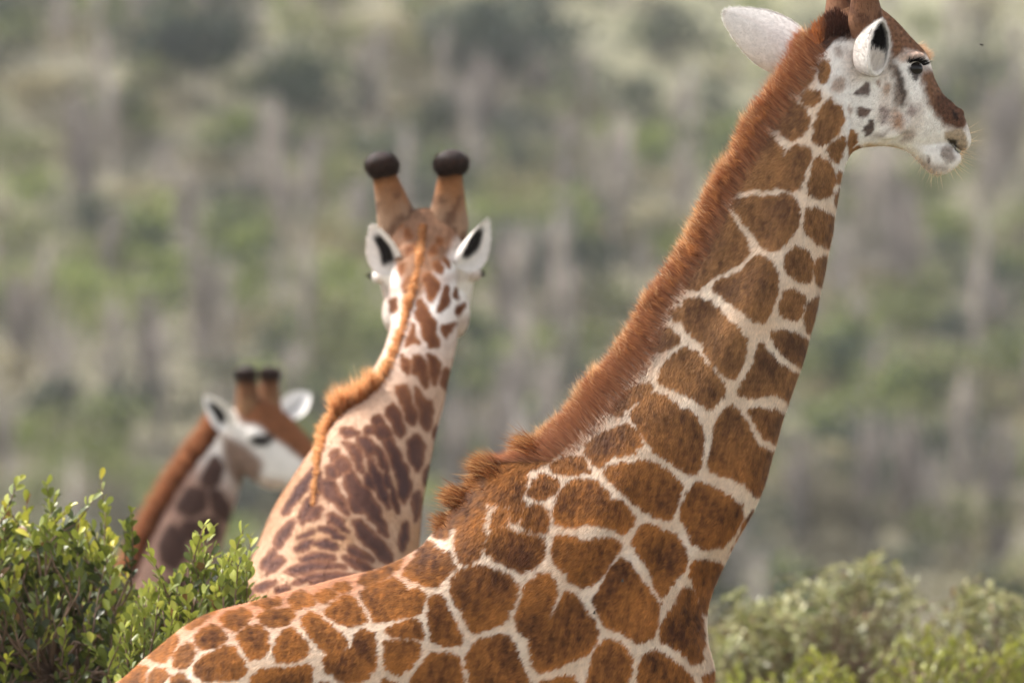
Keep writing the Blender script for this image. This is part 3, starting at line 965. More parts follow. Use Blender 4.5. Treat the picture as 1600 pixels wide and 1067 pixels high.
def ear_scoop(parent, base, rim, longa, n, al, as_):
    """ear seen half from the front: a tube leaving the skull that opens in a long upright rim, hollow inside"""
    n = norm(n); lo = norm(np.array(longa) - n * np.dot(longa, n)); sh = cr3(lo, n)
    seg = 40
    th = np.linspace(0, 2 * np.pi, seg, endpoint=False)
    base, rim = np.array(base, float), np.array(rim, float)
    def loop(c, a, b, tipk):
        ca, sa = np.cos(th), np.sin(th)
        wid = np.abs(sa) ** (1 + tipk * (ca > 0) * .35) * np.sign(sa)
        return c + lo * (ca * a * np.where(ca > 0, 1.0 + .10 * tipk, 1.0))[:, None] + sh * (wid * b)[:, None]
    rows, cols = [], []
    nr = 12
    for i in range(nr):                                   # outside
        t = i / (nr - 1)
        c = base + (rim - base) * t - n * .03 * math.sin(math.pi * t)
        k = .42 + .66 * math.sin(t * 1.45)
        rows.append(loop(c, al * k * (1 if t < .9 else 1.03), (as_ * (.72 + .28 * t)) * k, t)); cols.append(mix(np.tile(WHITE * .8, (seg, 1)), lin((190, 168, 156)), np.full(seg, .45 * (1 - t)) + .1 * np.sin(th * 3 + t * 6)))
    for i in range(1, 12):                                # rolled rim, then the hollow
        t = i / 11
        c = rim + n * .008 * math.sin(min(1, t * 3) * 3.14) - n * .06 * max(0, t - .12) + lo * .018 * t
        k = 1.075 * (1 - .10 * min(1, t * 4)) * (1 - .55 * max(0, t - .25) / .75)
        L = loop(c, al * k, as_ * k, 1)
        ca = np.cos(th)
        dark = sst(.16, .34, np.full(seg, t)) * sst(-.75, .0, ca + .3 * np.sin(th))  # dark skin of the hollow, its shade painted in as well
        rows.append(L); cols.append(mix(np.tile(WHITE, (seg, 1)), np.array([.012, .009, .008]), dark))
    V = np.concatenate(rows); F = []
    for i in range(len(rows) - 1):
        for j in range(seg):
            a, b = i * seg + j, i * seg + (j + 1) % seg
            F.append((a, a + seg, b + seg, b))
    F.append(tuple(range((len(rows) - 1) * seg, len(rows) * seg)))
    V = V + (snoise(V, 30, 81, 2) * .0022)[:, None] * n
    me = mesh_from('ear', V, F, cols=np.concatenate(cols))
    o = link('ear', me, M_HIDE, parent)
    ax = norm(rim - base)
    m = 700
    hp = rim - lo * (al * rng.uniform(.2, .95, m))[:, None] + sh * (as_ * rng.uniform(-.8, .8, m))[:, None] - n * .004
    hd = norm(lo * 1.0 + n * .15 + rng.normal(size=(m, 3)) * .25)
    hc = np.tile(lin((236, 228, 220)), (m, 1))
    tf = link('ear_tuft', hair_mesh('ear_tuft', hp, hd, rng.uniform(.015, .05, m), .0016, norm(np.cross(hd, rng.normal(size=(m, 3)))), hc * .9, hc, 2), M_FUR, parent)
    tf.parent = o
    f = fur('ear_hair', me, 9000, lambda p, q: np.tile(ax * .6 + lo * .8, (len(p), 1)), vert_col_fun(me), .017, .0017, lift=.5, parent=o)
    return o

# ---------------------------------------------------------------- 1. the sharp giraffe in profile
def giraffe_main():
    Y = 30.0
    root = empty('giraffe', (-0.2, Y, 0))
    tag(root, 'sharp chestnut patched giraffe in full profile with bristling rust mane', 'giraffe', None)
    MI = 40
    line = [((804, 684), (1115, 1060), .27, MI * .75), ((856, 637), (1100, 965), .235, MI), ((906, 577), (1135, 875), .205, MI), ((960, 515), (1187, 772), .175, MI),
            ((1000, 445), (1223, 665), .155, MI), ((1052, 367), (1256, 560), .142, MI), ((1085, 297), (1284, 440), .13, MI * .95), ((1120, 237), (1305, 330), .12, MI * .9),
            ((1155, 172), (1316, 272), .112, MI * .85), ((1200, 116), (1328, 243), .108, MI * .8)]
    body = [sec((140, 1130), (150, 1220), Y, .08), sec((160, 1085), (165, 1300), Y, .2), sec((196, 1060), (200, 1320), Y, .28), sec((243, 1020), (245, 1315), Y, .33),
            sec((292, 980), (295, 1305), Y, .36), sec((345, 955), (345, 1300), Y, .385), sec((480, 920), (480, 1285), Y, .41), sec((590, 890), (600, 1275), Y, .415),
            sec((655, 858), (720, 1268), Y, .40), sec((695, 815), (830, 1260), Y, .375, -.1), sec((735, 765), (960, 1232), Y, .34, -.18), sec((768, 728), (1065, 1160), Y, .305, -.18)]
    ridge = []
    for o, v, w, i in line:
        d = inset(o, v, i)
        body.append(sec(d, v, Y, w, -.16)); ridge.append(P(d[0], d[1], Y))
    neck_end = P(*inset((1200, 116), (1328, 243), 30), Y)
    # the head looks a little away from us
    def hy(x): return max(0, (x - 1300)) / PXM * math.tan(R(16))
    head = [((1240, 72), (1337, 235), .107, 18), ((1276, 38), (1350, 231), .112, 0), ((1318, 12), (1372, 229), .122, 0), ((1362, 6), (1390, 229), .128, 0),
            ((1396, 30), (1404, 231), .132, 0), ((1420, 56), (1416, 234), .134, 0), ((1444, 82), (1430, 238), .122, 0), ((1456, 116), (1446, 236), .098, 0),
            ((1472, 144), (1466, 228), .08, 0), ((1489, 159), (1486, 222), .074, 0), ((1503, 175), (1500, 229), .07, 0), ((1511, 193), (1509, 235), .058, 0), ((1518, 212), (1517, 228), .03, 0)]
    for o, v, w, i in head:
        d = inset(o, v, 18) if i else o
        body.append(sec(d, v, Y, w, .05, 16, hy((o[0] + v[0]) / 2)))
    jaw = [((1392, 178), (1395, 228), .085), ((1420, 196), (1424, 238), .07), ((1440, 208), (1444, 258), .06), ((1462, 212), (1462, 272), .055), ((1482, 222), (1482, 270), .05), ((1497, 234), (1498, 258), .04), ((1503, 242), (1504, 250), .02)]
    jaw = [sec(d, v, Y, w, 0, 16, hy(d[0])) for d, v, w in jaw]
    parts = [sweep(np.array(body), 7, 56), sweep(np.array(jaw), 7, 28)]
    for s in (-1, 1):
        hx = P(1420, 80, Y); hx[1] += hy(1420)
        parts.append(ellipsoid(P(1426, 89, Y) + (0, hy(1428) + s * .114, 0), .048, .036, .018))      # brow over the eye
        parts.append(ellipsoid(P(1430, 124, Y) + (0, hy(1430) + s * .098, 0), .05, .028, .02))      # lower lid
        parts.append(ellipsoid(P(1385, 190, Y) + (0, hy(1385) + s * .085, 0), .09, .03, .07))       # cheek
        parts.append(ellipsoid(P(1500, 176, Y) + (0, hy(1500) + s * .04, 0), .022, .02, .02))       # nostril wing
    G = 0.0
    feet = []
    for s in (-1, 1):
        fx = P(965, 1200, Y) + (s * -.03, s * .2, 0); parts.append(leg_parts(fx, G, True)); feet.append(fx)
        bx = P(300, 1230, Y) + (s * .05, s * .2, 0); parts.append(leg_parts(bx, G, False)); feet.append(bx)
    me = fuse('body', parts, .0062, 5)
    co, no = arrays(me)
    # loose skin: soft folds at the base of the neck and over the shoulder
    uv = to_px(co)
    fold = np.exp(-((uv[:, 0] - 1080) ** 2 + (uv[:, 1] - 900) ** 2) / (2 * 90 ** 2)) * np.sin((uv[:, 0] * .8 + uv[:, 1] * .55) * .09) * .011
    wob = snoise(co, 8, 77, 3) * .0065
    wob[(uv[:, 0] > 1240) & (uv[:, 1] < 300)] *= .15
    def swell(cx, cy, ang, sl, ss):
        ca, sa = math.cos(R(ang)), math.sin(R(ang))
        a = (uv[:, 0] - cx) * ca + (uv[:, 1] - cy) * sa; b = -(uv[:, 0] - cx) * sa + (uv[:, 1] - cy) * ca
        return np.exp(-(a / sl) ** 2 / 2 - (b / ss) ** 2 / 2)
    mus = .034 * swell(880, 960, 62, 170, 62) + .03 * swell(1010, 1010, 75, 110, 40) - .018 * swell(800, 1010, 70, 150, 45) + .04 * swell(330, 1130, 80, 160, 110) \
        + .022 * swell(1010, 700, -56, 210, 30) - .020 * swell(1070, 760, -60, 220, 28) + .018 * swell(1150, 560, -66, 220, 26) - .014 * swell(1095, 540, -66, 200, 24) + .02 * swell(760, 870, 60, 70, 40) - .016 * swell(700, 930, 60, 90, 40)
    co2 = co + no * (fold + wob)[:, None] + no * (mus * np.abs(no[:, 1]))[:, None]
    me.vertices.foreach_set('co', co2.astype(np.float32).ravel()); me.update()
    co, no = arrays(me)
    set_cols(me, main_coat(co, no))
    body_o = link('body', me, M_HIDE, root)
    for f in feet: hoof(root, f[:2] if f[0] > 0 else f[:2] + np.array([-.06, 0]), G)

    def flow(p, q):
        u = to_px(p)
        k = sst(900, 700, u[:, 1] + .3 * (u[:, 0] - 900) * 0)[:, None]
        f = np.array([-.62, 0, -.78]) * (1 - k) + np.array([-.38, 0, -.92]) * k
        h = ((u[:, 0] > 1330) & (u[:, 1] < 300))[:, None]
        f = np.where(h, np.array([-.55, 0, -.35]), f)
        return f + np.stack([snoise(p, 7, 51), np.zeros(len(p)), snoise(p, 7, 52)], 1) * .35
    def keep(c, n):
        u = to_px(c)
        return (u[:, 1] < 1105) & (n[:, 1] < .45)
    def hl(p):
        u = to_px(p)
        k = sst(1270, 1380, u[:, 0]) * sst(330, 250, u[:, 1])
        return .020 * (1 - k) + .009 * k + .014 * np.exp(-((u[:, 0] - 780) ** 2 + (u[:, 1] - 800) ** 2) / (2 * 110 ** 2))
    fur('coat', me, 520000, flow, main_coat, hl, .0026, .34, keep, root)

    # ---- mane
    bv = bvh_of(me)
    rc = [P(668, 848, Y), P(690, 822, Y), P(715, 792, Y), P(745, 762, Y), P(778, 736, Y)] + ridge + [P(*inset((1235, 76), (1337, 235), 26), Y), P(1262, 62, Y)]
    rc = catmull(rc, 14)
    seglen = np.r_[0, np.cumsum(np.linalg.norm(np.diff(rc, axis=0), axis=1))]
    n = 52000
    s = rng.random(n) * seglen[-1]
    root_p = np.stack([np.interp(s, seglen, rc[:, k]) for k in range(3)], 1)
    tg = norm(np.stack([np.interp(s, seglen, np.gradient(rc[:, k], seglen)) for k in range(3)], 1))
    nrm = np.stack([-tg[:, 2], np.zeros(n), tg[:, 0]], 1)       # out of the neck, to the upper left
    sfr = s / seglen[-1]
    lat = np.clip(rng.normal(size=n) * .5, -1, 1)
    clump = snoise(np.stack([s, lat * .03], 1), 42, 61, 3); clump2 = snoise(np.stack([s, lat * .05], 1), 120, 62, 2)
    down = np.abs(lat) ** 1.3 * .046 * (1.25 - .6 * sfr)
    root_p = root_p + np.stack([np.zeros(n), -lat * .06 * (1.1 - .4 * sfr), np.zeros(n)], 1) - nrm * (down + .012)[:, None]
    L = np.interp(sfr, [0, .05, .10, .16, .3, .6, .9, 1], [.012, .026, .042, .062, .084, .084, .076, .052]) * (1 + 0.35 * np.exp(-((sfr - .07) / .012) ** 2) + .4 * np.exp(-((sfr - .15) / .02) ** 2) - .3 * np.exp(-((sfr - .105) / .012) ** 2)) * (1 + (.30 - .14 * sfr) * clump + .14 * clump2) * (.5 + .55 * rng.random(n) ** .6)
    lean = np.interp(sfr, [0, .12, .2, 1], [-.15, -.25, .1, .22]) + (.5 - .24 * sfr) * clump + rng.normal(size=n) * .13
    d = norm(nrm + tg * lean[:, None] + np.stack([np.zeros(n), -lat * .35 + rng.normal(size=n) * .08, np.zeros(n)], 1))
    bend = tg * (np.interp(sfr, [0, .1, .2, 1], [-.5, -.55, -.05, .05]) + .35 * clump2)[:, None] + rng.normal(size=(n, 3)) * .1 + np.array([0, 0, -.06])
    band = snoise(np.stack([s, s * 0], 1), 11, 64, 2)
    rust = lin((170, 96, 44)); dark = lin((68, 40, 26)); tan = lin((178, 136, 100)); tip = lin((252, 202, 140))
    c0 = mix(dark, rust, np.clip(.22 + .35 * band + .3 * clump2, 0, 1))
    c0 = mix(c0, tan, np.clip((np.abs(lat) - .55) * 1.6, 0, .75) * rng.random(n))
    c1 = mix(rust, tip, np.clip(.8 + .25 * rng.normal(size=n), 0, 1) * (1 - .65 * sst(.35, .8, np.abs(lat))))  # rim glow painted as pale tips on the hairs nearest the crest
    c1 = mix(c1, dark, (rng.random(n) < .12) * .7)
    stripe = sst(.1, .5, snoise(np.stack([s, s * 0], 1), 24, 68, 2)) * sst(.26, .16, sfr)
    lock = sst(.0, .45, -snoise(np.stack([s, lat * .035], 1), 60, 69, 2)) * (.75 - .45 * sfr)
    c0 = mix(c0, lin((56, 34, 25)), lock); c1 = mix(c1, lin((120, 66, 34)), lock * .8)
    c0 = mix(c0, lin((58, 36, 28)), stripe * .8); c1 = mix(c1, lin((92, 54, 34)), stripe * .75)
    lowk = sst(.16, .09, sfr)
    own = main_coat(root_p - nrm * .02, nrm)
    c0 = mix(c0, own * .85, lowk); c1 = mix(c1, mix(own, tip, np.full(n, .25)), lowk * .85)
    # fine outer hairs, coloured pale to paint in the backlit rim
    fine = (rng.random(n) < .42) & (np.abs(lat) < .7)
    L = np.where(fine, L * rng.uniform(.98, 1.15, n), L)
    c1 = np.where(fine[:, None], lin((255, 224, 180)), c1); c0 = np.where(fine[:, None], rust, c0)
    # three curled tufts where the mane runs out on the withers
    tr_, td_, tl_, tb_ = [], [], [], []
    for (tx, ty), dd_, ll, cnt in (((776, 742), (-.60, .80), .082, 3400), ((727, 786), (-.66, .75), .066, 2800), ((836, 706), (-.62, .78), .075, 1600), ((756, 764), (-.62, .78), .05, 1500), ((700, 822), (-.6, .8), .04, 1000)):
        o_ = P(tx, ty, Y) + rng.normal(size=(cnt, 3)) * [.020, .045, .017]
        tr_.append(o_); td_.append(norm(np.array([dd_[0], -.12, dd_[1]]) + rng.normal(size=(cnt, 3)) * .24)); tl_.append(ll * rng.uniform(.55, 1.15, cnt)); tb_.append(np.tile([-.45, -.05, -.15], (cnt, 1)) + rng.normal(size=(cnt, 3)) * .1)
    kt = sum(len(x) for x in tr_)
    root_p = np.concatenate([root_p] + tr_); d = np.concatenate([d] + td_); L = np.concatenate([L] + tl_); bend = np.concatenate([bend] + tb_)
    c0 = np.concatenate([c0, mix(dark, rust, rng.random(kt) * .5)]); c1 = np.concatenate([c1, mix(mix(np.tile(dark, (kt, 1)), rust, rng.random(kt)), tip, rng.random(kt) ** 2 * .9)])
    fine = np.concatenate([fine, rng.random(kt) < .2]); n = len(root_p)
    side = norm(np.cross(d, rng.normal(size=(n, 3))))
    # longer hair lying up the side of the neck into the mane
    def near_ridge(c, nn):
        u = to_px(c); return (poly_line(u, RIDGE_PX) < 32 + 16 * sst(480, 620, u[:, 1])) & (u[:, 1] < 725) & (nn[:, 1] < .5) & (u[:, 0] > 690)
    sp_, sq_ = sample_surface(me, 20000, near_ridge)
    su = to_px(sp_)
    kk = np.array([-.80, 0, .62]) + np.stack([snoise(su, .03, 65), np.zeros(len(su)), snoise(su, .03, 66)], 1) * .28
    kk = kk - sq_ * (kk * sq_).sum(1, keepdims=True)
    sdv = norm(norm(kk) + sq_ * .22 + rng.normal(size=sp_.shape) * .12)
    strand = snoise(su, .5, 67, 2)
    sc = mix(lin((84, 56, 42)), lin((170, 124, 90)), np.clip(.4 + .45 * strand + .2 * rng.normal(size=len(su)), 0, 1))
    sl_ = rng.uniform(.045, .085, len(su)) * sst(34, 16, poly_line(su, RIDGE_PX) / (1 + .5 * sst(480, 620, su[:, 1]))) + .02
    sh = link('mane_side_hair', hair_mesh('mane_side_hair', sp_, sdv, sl_, .0022, norm(np.cross(sdv, sq_)), sc, mix(sc, lin((182, 98, 48)), np.full(len(su), .55)), 2, np.tile([-.1, 0, .12], (len(su), 1))), M_FUR, root)
    tag(sh, kind='stuff')
    link('mane', hair_mesh('mane', root_p, d, L, np.where(fine, .0017, .0026) * rng.uniform(.6, 1.3, n), side, c0, c1, 4, bend), M_MANE, root)

    # dark tuft on the poll
    tops = []
    tuft = np.array([(575, 120), (640, 60), (730, 50), (830, 140), (770, 190), (700, 185), (640, 235), (575, 250), (560, 190)], float) / 3.2 + (1080, 0)
    cand = rng.uniform(tuft.min(0), tuft.max(0), (4200, 2))
    for x, y in cand[poly_sd(cand, tuft) > 0]:
        h, nn = surf(bv, x, y)
        if h: tops.append((*h, *nn))
    t = np.array(tops); m = len(t)
    d = norm(t[:, 3:] * .5 + np.array([-.15, 0, .9]) + rng.normal(size=(m, 3)) * .28)
    k = np.clip((t[:, 0] - P(1285, 0, Y)[0]) * 30 + .5, 0, 1)
    c = mix(lin((158, 96, 54)), lin((66, 42, 34)), k)
    link('poll_tuft', hair_mesh('poll_tuft', t[:, :3], d, rng.uniform(.012, .034, m), .0026, norm(np.cross(d, rng.normal(size=(m, 3)))), c * .9, c * 1.15, 2), M_MANE, root)

    # ---- ears, ossicones
    b1 = P(1338, 116, Y); b1[1] += hy(1345) - .095
    ear_scoop(root, P(1338, 84, Y) + (0, hy(1338) - .09, 0), P(1369, 80, Y) + (0, hy(1338) - .19, 0), (.30, -.06, .95), (.68, -.73, .0), .094, .052)
    b2 = P(1262, 92, Y); b2[1] += .10
    add_ear(root, b2, (-.86, .10, .50), (0.1, 1, -.1), .365, .092, 9000, roll0=1.6, roll1=.45)
    bro, dk = lin((118, 84, 62)), lin((112, 70, 46))
    for sgn, ox in ((-1, 1352), (1, 1316)):
        a = P(ox, 34, Y) + (0, sgn * .06, 0); add_ossicone(root, a, a + np.array([-.015, sgn * .03, .2]), .068, .036, .05, bro, dk)

    # ---- eye and lashes
    for sgn in (-1, 1):
        h, nn = surf(bv, 1429, 108)
        e = np.array([h.x, Y + hy(1429) + sgn * (abs(h.y - Y - hy(1429)) - .022), h.z])
        v, f = ellipsoid(e, .033, .032, .030)
        eo = link('eye', mesh_from('eye', v, f), M_EYE, root)
        m = 260
        a = rng.uniform(-.9, 1.15, m)
        rt = e + np.stack([np.sin(a) * .036, np.full(m, sgn * .024) * np.cos(a), np.cos(a) * .026 + .002], 1)
        d = norm(np.stack([np.sin(a) * .9 + .75, sgn * np.full(m, .45), .05 + .25 * rng.random(m)], 1) + rng.normal(size=(m, 3)) * .1)
        c = np.tile(lin((30, 24, 24)), (m, 1))
        lo = link('eyelashes', hair_mesh('eyelashes', rt, d, rng.uniform(.02, .042, m), .0022, norm(np.cross(d, rng.normal(size=(m, 3)))), c, c, 2, np.tile([.1, 0, .25], (m, 1))), M_FUR, root)
        lo.parent = eo
    # brow bristles and whiskers
    m = 420
    bx = rng.uniform(1434, 1452, m); by = 66 + (bx - 1434) * 1.0 + rng.uniform(0, 12, m)
    rt = np.array([P(x, y, Y) + (0, hy(x) + rng.uniform(-.06, .06), 0) for x, y in zip(bx, by)])
    d = norm(np.array([.9, 0, .25]) + rng.normal(size=(m, 3)) * .3)
    c = mix(lin((232, 196, 160)), lin((120, 80, 56)), rng.random(m) * .6)
    link('brow_bristles', hair_mesh('brow_bristles', rt, d, rng.uniform(.015, .045, m), .0013, norm(np.cross(d, rng.normal(size=(m, 3)))), c, c, 2), M_FUR, root)
    m = 620
    tpar = rng.random(m)
    path = catmull([(1428, 240), (1444, 258), (1464, 272), (1482, 268), (1497, 256), (1508, 238), (1517, 222), (1513, 200)], 10)
    ip = tpar * (len(path) - 1)
    wx = np.interp(ip, range(len(path)), path[:, 0]); wy = np.interp(ip, range(len(path)), path[:, 1])
    rt = np.array([P(x - (x - 1470) * .1, y - (y - 225) * .1, Y) + (0, hy(x) + rng.uniform(-.04, .03), 0) for x, y in zip(wx, wy)])
    cen = P(1470, 222, Y)
    d = norm((rt - cen) * [1, .3, 1] + rng.normal(size=(m, 3)) * .025)
    c = mix(lin((236, 206, 168)), lin((120, 96, 78)), (rng.random(m) < .3) * .8)
    link('whiskers', hair_mesh('whiskers', rt, d, np.where(rng.random(m) < .12, rng.uniform(.05, .09, m), rng.uniform(.012, .03, m)), .0012, norm(np.cross(d, rng.normal(size=(m, 3)))), c, c, 2), M_FUR, root)
    # ---- tail
    v, f = tube([P(165, 1110, Y), P(135, 1180, Y), P(128, 1330, Y), P(132, 1480, Y)], [.05, .04, .022, .015], 12, 5)
    link('tail', mesh_from('tail', v, f, cols=np.tile(CREAM, (len(v), 1))), M_HIDE, root)
    m = 900
    rt = P(131, 1470, Y) + rng.normal(size=(m, 3)) * .015
    d = norm(np.array([0, 0, -1]) + rng.normal(size=(m, 3)) * .08)
    c = np.tile(lin((30, 24, 22)), (m, 1))
    link('tail_tuft', hair_mesh('tail_tuft', rt, d, rng.uniform(.3, .55, m), .003, norm(np.cross(d, rng.normal(size=(m, 3)))), c, c, 3), M_MANE, root)
    return bv
bv_main = giraffe_main()

# ---------------------------------------------------------------- 2. the bull seen from behind
M1 = tr(2.6675, 360, 560, [
 [(770,10),(800,0),(815,40),(825,100),(810,115),(785,60)], [(830,0),(865,0),(865,60),(855,110),(840,80)], [(892,40),(908,50),(898,130),(886,110)],
 [(715,0),(740,0),(745,60),(720,40)], [(690,115),(730,110),(750,170),(775,240),(770,275),(745,265),(720,200)],
 [(770,120),(800,165),(840,185),(835,250),(825,295),(805,285),(790,220)], [(645,215),(680,190),(705,230),(722,285),(710,325),(690,310),(675,260)],
 [(745,340),(775,318),(805,355),(800,420),(780,468),(755,440),(742,385)], [(640,345),(670,330),(690,370),(715,420),(745,490),(745,560),(720,600),(705,560),(700,500),(670,420)],
 [(580,400),(600,440),(630,500),(655,580),(660,625),(630,590),(600,520),(580,460)], [(590,350),(620,370),(655,440),(650,475),(625,440)],
 [(470,345),(520,360),(550,410),(550,470),(530,460),(510,400)], [(480,490),(505,460),(530,510),(570,550),(610,610),(645,690),(640,710),(580,660),(510,590),(480,540)],
 [(385,510),(430,505),(450,560),(480,600),(490,655),(455,620),(410,580),(385,565)], [(515,680),(545,675),(585,720),(635,760),(670,820),(672,850),(640,845),(590,795),(530,735)],
 [(670,530),(690,570),(700,640),(680,615)], [(765,570),(785,555),(792,600),(777,670),(762,640)], [(813,460),(832,450),(827,520),(813,530)], [(853,290),(870,280),(867,340),(853,345)],
 [(720,690),(737,680),(737,750),(717,800),(705,760)], [(185,770),(210,720),(260,670),(270,680),(240,740),(200,790)], [(215,650),(260,570),(330,480),(350,455),(340,500),(290,570),(240,640)],
 [(310,675),(350,620),(385,615),(370,655),(330,675)], [(400,650),(430,645),(470,680),(490,720),(460,705),(415,680)], [(370,700),(410,700),(460,735),(475,748),(420,735),(375,715)],
 [(265,795),(310,765),(345,760),(320,790),(275,805)], [(350,770),(400,755),(440,770),(445,795),(390,785)], [(280,745),(330,715),(350,715),(310,745)],
 [(290,830),(350,810),(420,820),(440,835),(360,835),(300,850)], [(490,790),(520,785),(570,820),(600,845),(550,835),(500,815)], [(470,825),(510,830),(570,860),(600,880),(550,885),(490,850)],
 [(230,890),(290,860),(370,850),(470,860),(480,872),(360,875),(260,900)], [(160,850),(210,825),(230,840),(180,880),(150,890)], [(260,930),(330,900),(430,895),(520,900),(500,915),(380,915),(290,935)],
 [(100,960),(150,930),(190,930),(140,965)], [(330,930),(390,920),(400,940),(350,950)], [(190,960),(240,945),(250,960),(200,980)], [(40,985),(90,965),(90,985),(50,1005)],
 [(420,390),(450,380),(440,420),(425,425)], [(428,440),(460,400),(492,420),(500,462),(455,480)], [(602,285),(640,275),(672,315),(652,335),(612,325)], [(528,325),(580,335),(604,380),(575,402),(545,372)],
 [(398,455),(428,440),(452,490),(418,500)], [(558,475),(592,500),(602,545),(568,532)], [(640,470),(662,490),(668,540),(645,520)], [(340,545),(372,470),(382,520),(352,605)], [(288,650),(328,580),(342,622),(302,695)],
 [(128,862),(178,790),(194,818),(152,885)], [(500,560),(530,590),(560,640),(520,640),(495,600)], [(700,440),(720,470),(735,480),(715,430)], [(590,640),(630,690),(660,740),(620,720)], [(455,300),(510,290),(540,310),(480,325)], [(560,290),(590,285),(600,310),(570,315)], [(590,250),(630,240),(640,270),(600,280)],
])
M2 = tr(4.104, 540, 320, [
 [(500,450),(540,440),(580,480),(605,520),(580,580),(550,615),(525,580),(510,510)], [(645,510),(660,560),(660,640),(620,690),(595,690),(600,640),(630,560)],
 [(560,370),(600,370),(620,410),(605,440),(575,415)], [(465,620),(490,610),(530,680),(570,750),(590,850),(590,905),(545,905),(500,860),(495,790),(450,720)],
 [(430,760),(450,830),(468,890),(430,890),(385,915),(400,850)], [(430,965),(490,960),(500,1010),(510,1080),(440,1080)], [(525,955),(575,975),(595,1080),(555,1080)],
 [(365,965),(390,1000),(395,1055),(365,1040)], [(700,540),(716,540),(716,600),(700,600)], [(710,660),(760,630),(770,640),(740,690),(715,690)],
 [(620,770),(700,755),(680,800),(640,850),(625,820)], [(340,390),(370,370),(380,420),(355,450)], [(385,270),(440,250),(450,290),(400,320)],
 [(375,170),(410,160),(420,200),(390,210)], [(550,270),(575,260),(580,310),(545,315)], [(365,520),(420,460),(430,500),(380,570)], [(280,620),(320,590),(330,680),(290,690)],
 [(640,340),(660,360),(655,400),(640,380)], [(330,110),(350,100),(350,140),(330,140)], [(590,210),(615,215),(610,250),(590,250)],
])
BULL_POLYS = M1 + M2
BULL_TOP = chaikin(np.array([(600, 300), (735, 300), (735, 350), (712, 372), (700, 400), (680, 425), (655, 470), (630, 450), (612, 400), (600, 345)], float))

def bull_coat(p, q):
    uv = to_px(p)
    uvw = uv + np.stack([snoise(uv, .2, 21), snoise(uv, .2, 22)], 1) * 2.2
    sd, _ = field(uvw, BULL_POLYS)
    sd = sd + np.where(uv[:, 1] > 560, 4.3, 3.0)
    low = uv[:, 1] > 950
    if low.any():
        lo = cells(uvw[low], LOW_SEEDS - (0, 200), 9)
        lo = np.where(uv[low, 1] > 1750, -8, lo)
        sd[low] = np.maximum(sd[low], lo)
    n1 = snoise(uv, .05, 25, 2)
    kb = sst(520, 760, uv[:, 1])
    edge = mix(lin((140, 90, 56)), lin((132, 88, 66)), kb); cen = mix(lin((108, 64, 40)), lin((84, 58, 54)), kb)
    patch = mix(edge, cen, np.clip(sst(0, 9, sd) * .9 + .3 * n1, 0, 1))
    base = mix(np.tile(WHITE, (len(p), 1)), lin((200, 168, 144)), sst(440, 620, uv[:, 1]))
    base = mix(base, lin((184, 144, 110)), sst(620, 820, uv[:, 1]) * np.clip(.6 + .5 * n1, 0, 1))
    top = sst(-8, 8, poly_sd(uv, BULL_TOP))
    base = mix(base, lin((176, 146, 128)), np.clip(.2 + .55 * snoise(uv, .07, 27, 3), 0, .6) * sst(600, 500, uv[:, 1]))
    base = mix(base, lin((146, 110, 86)) * (1 + .2 * snoise(uv, .25, 26))[:, None], top)
    return np.clip(mix(base, patch, sst(-2.2, 2.2, sd)), .005, .9)

def ring(C, h, w, d, l, k=0.0):
    """ring by centre, half depth, half width, back direction, side direction"""
    C = np.array(C, float); d = norm(d)
    return np.concatenate([C + d * h, C - d * h, norm(l), [w, k]])

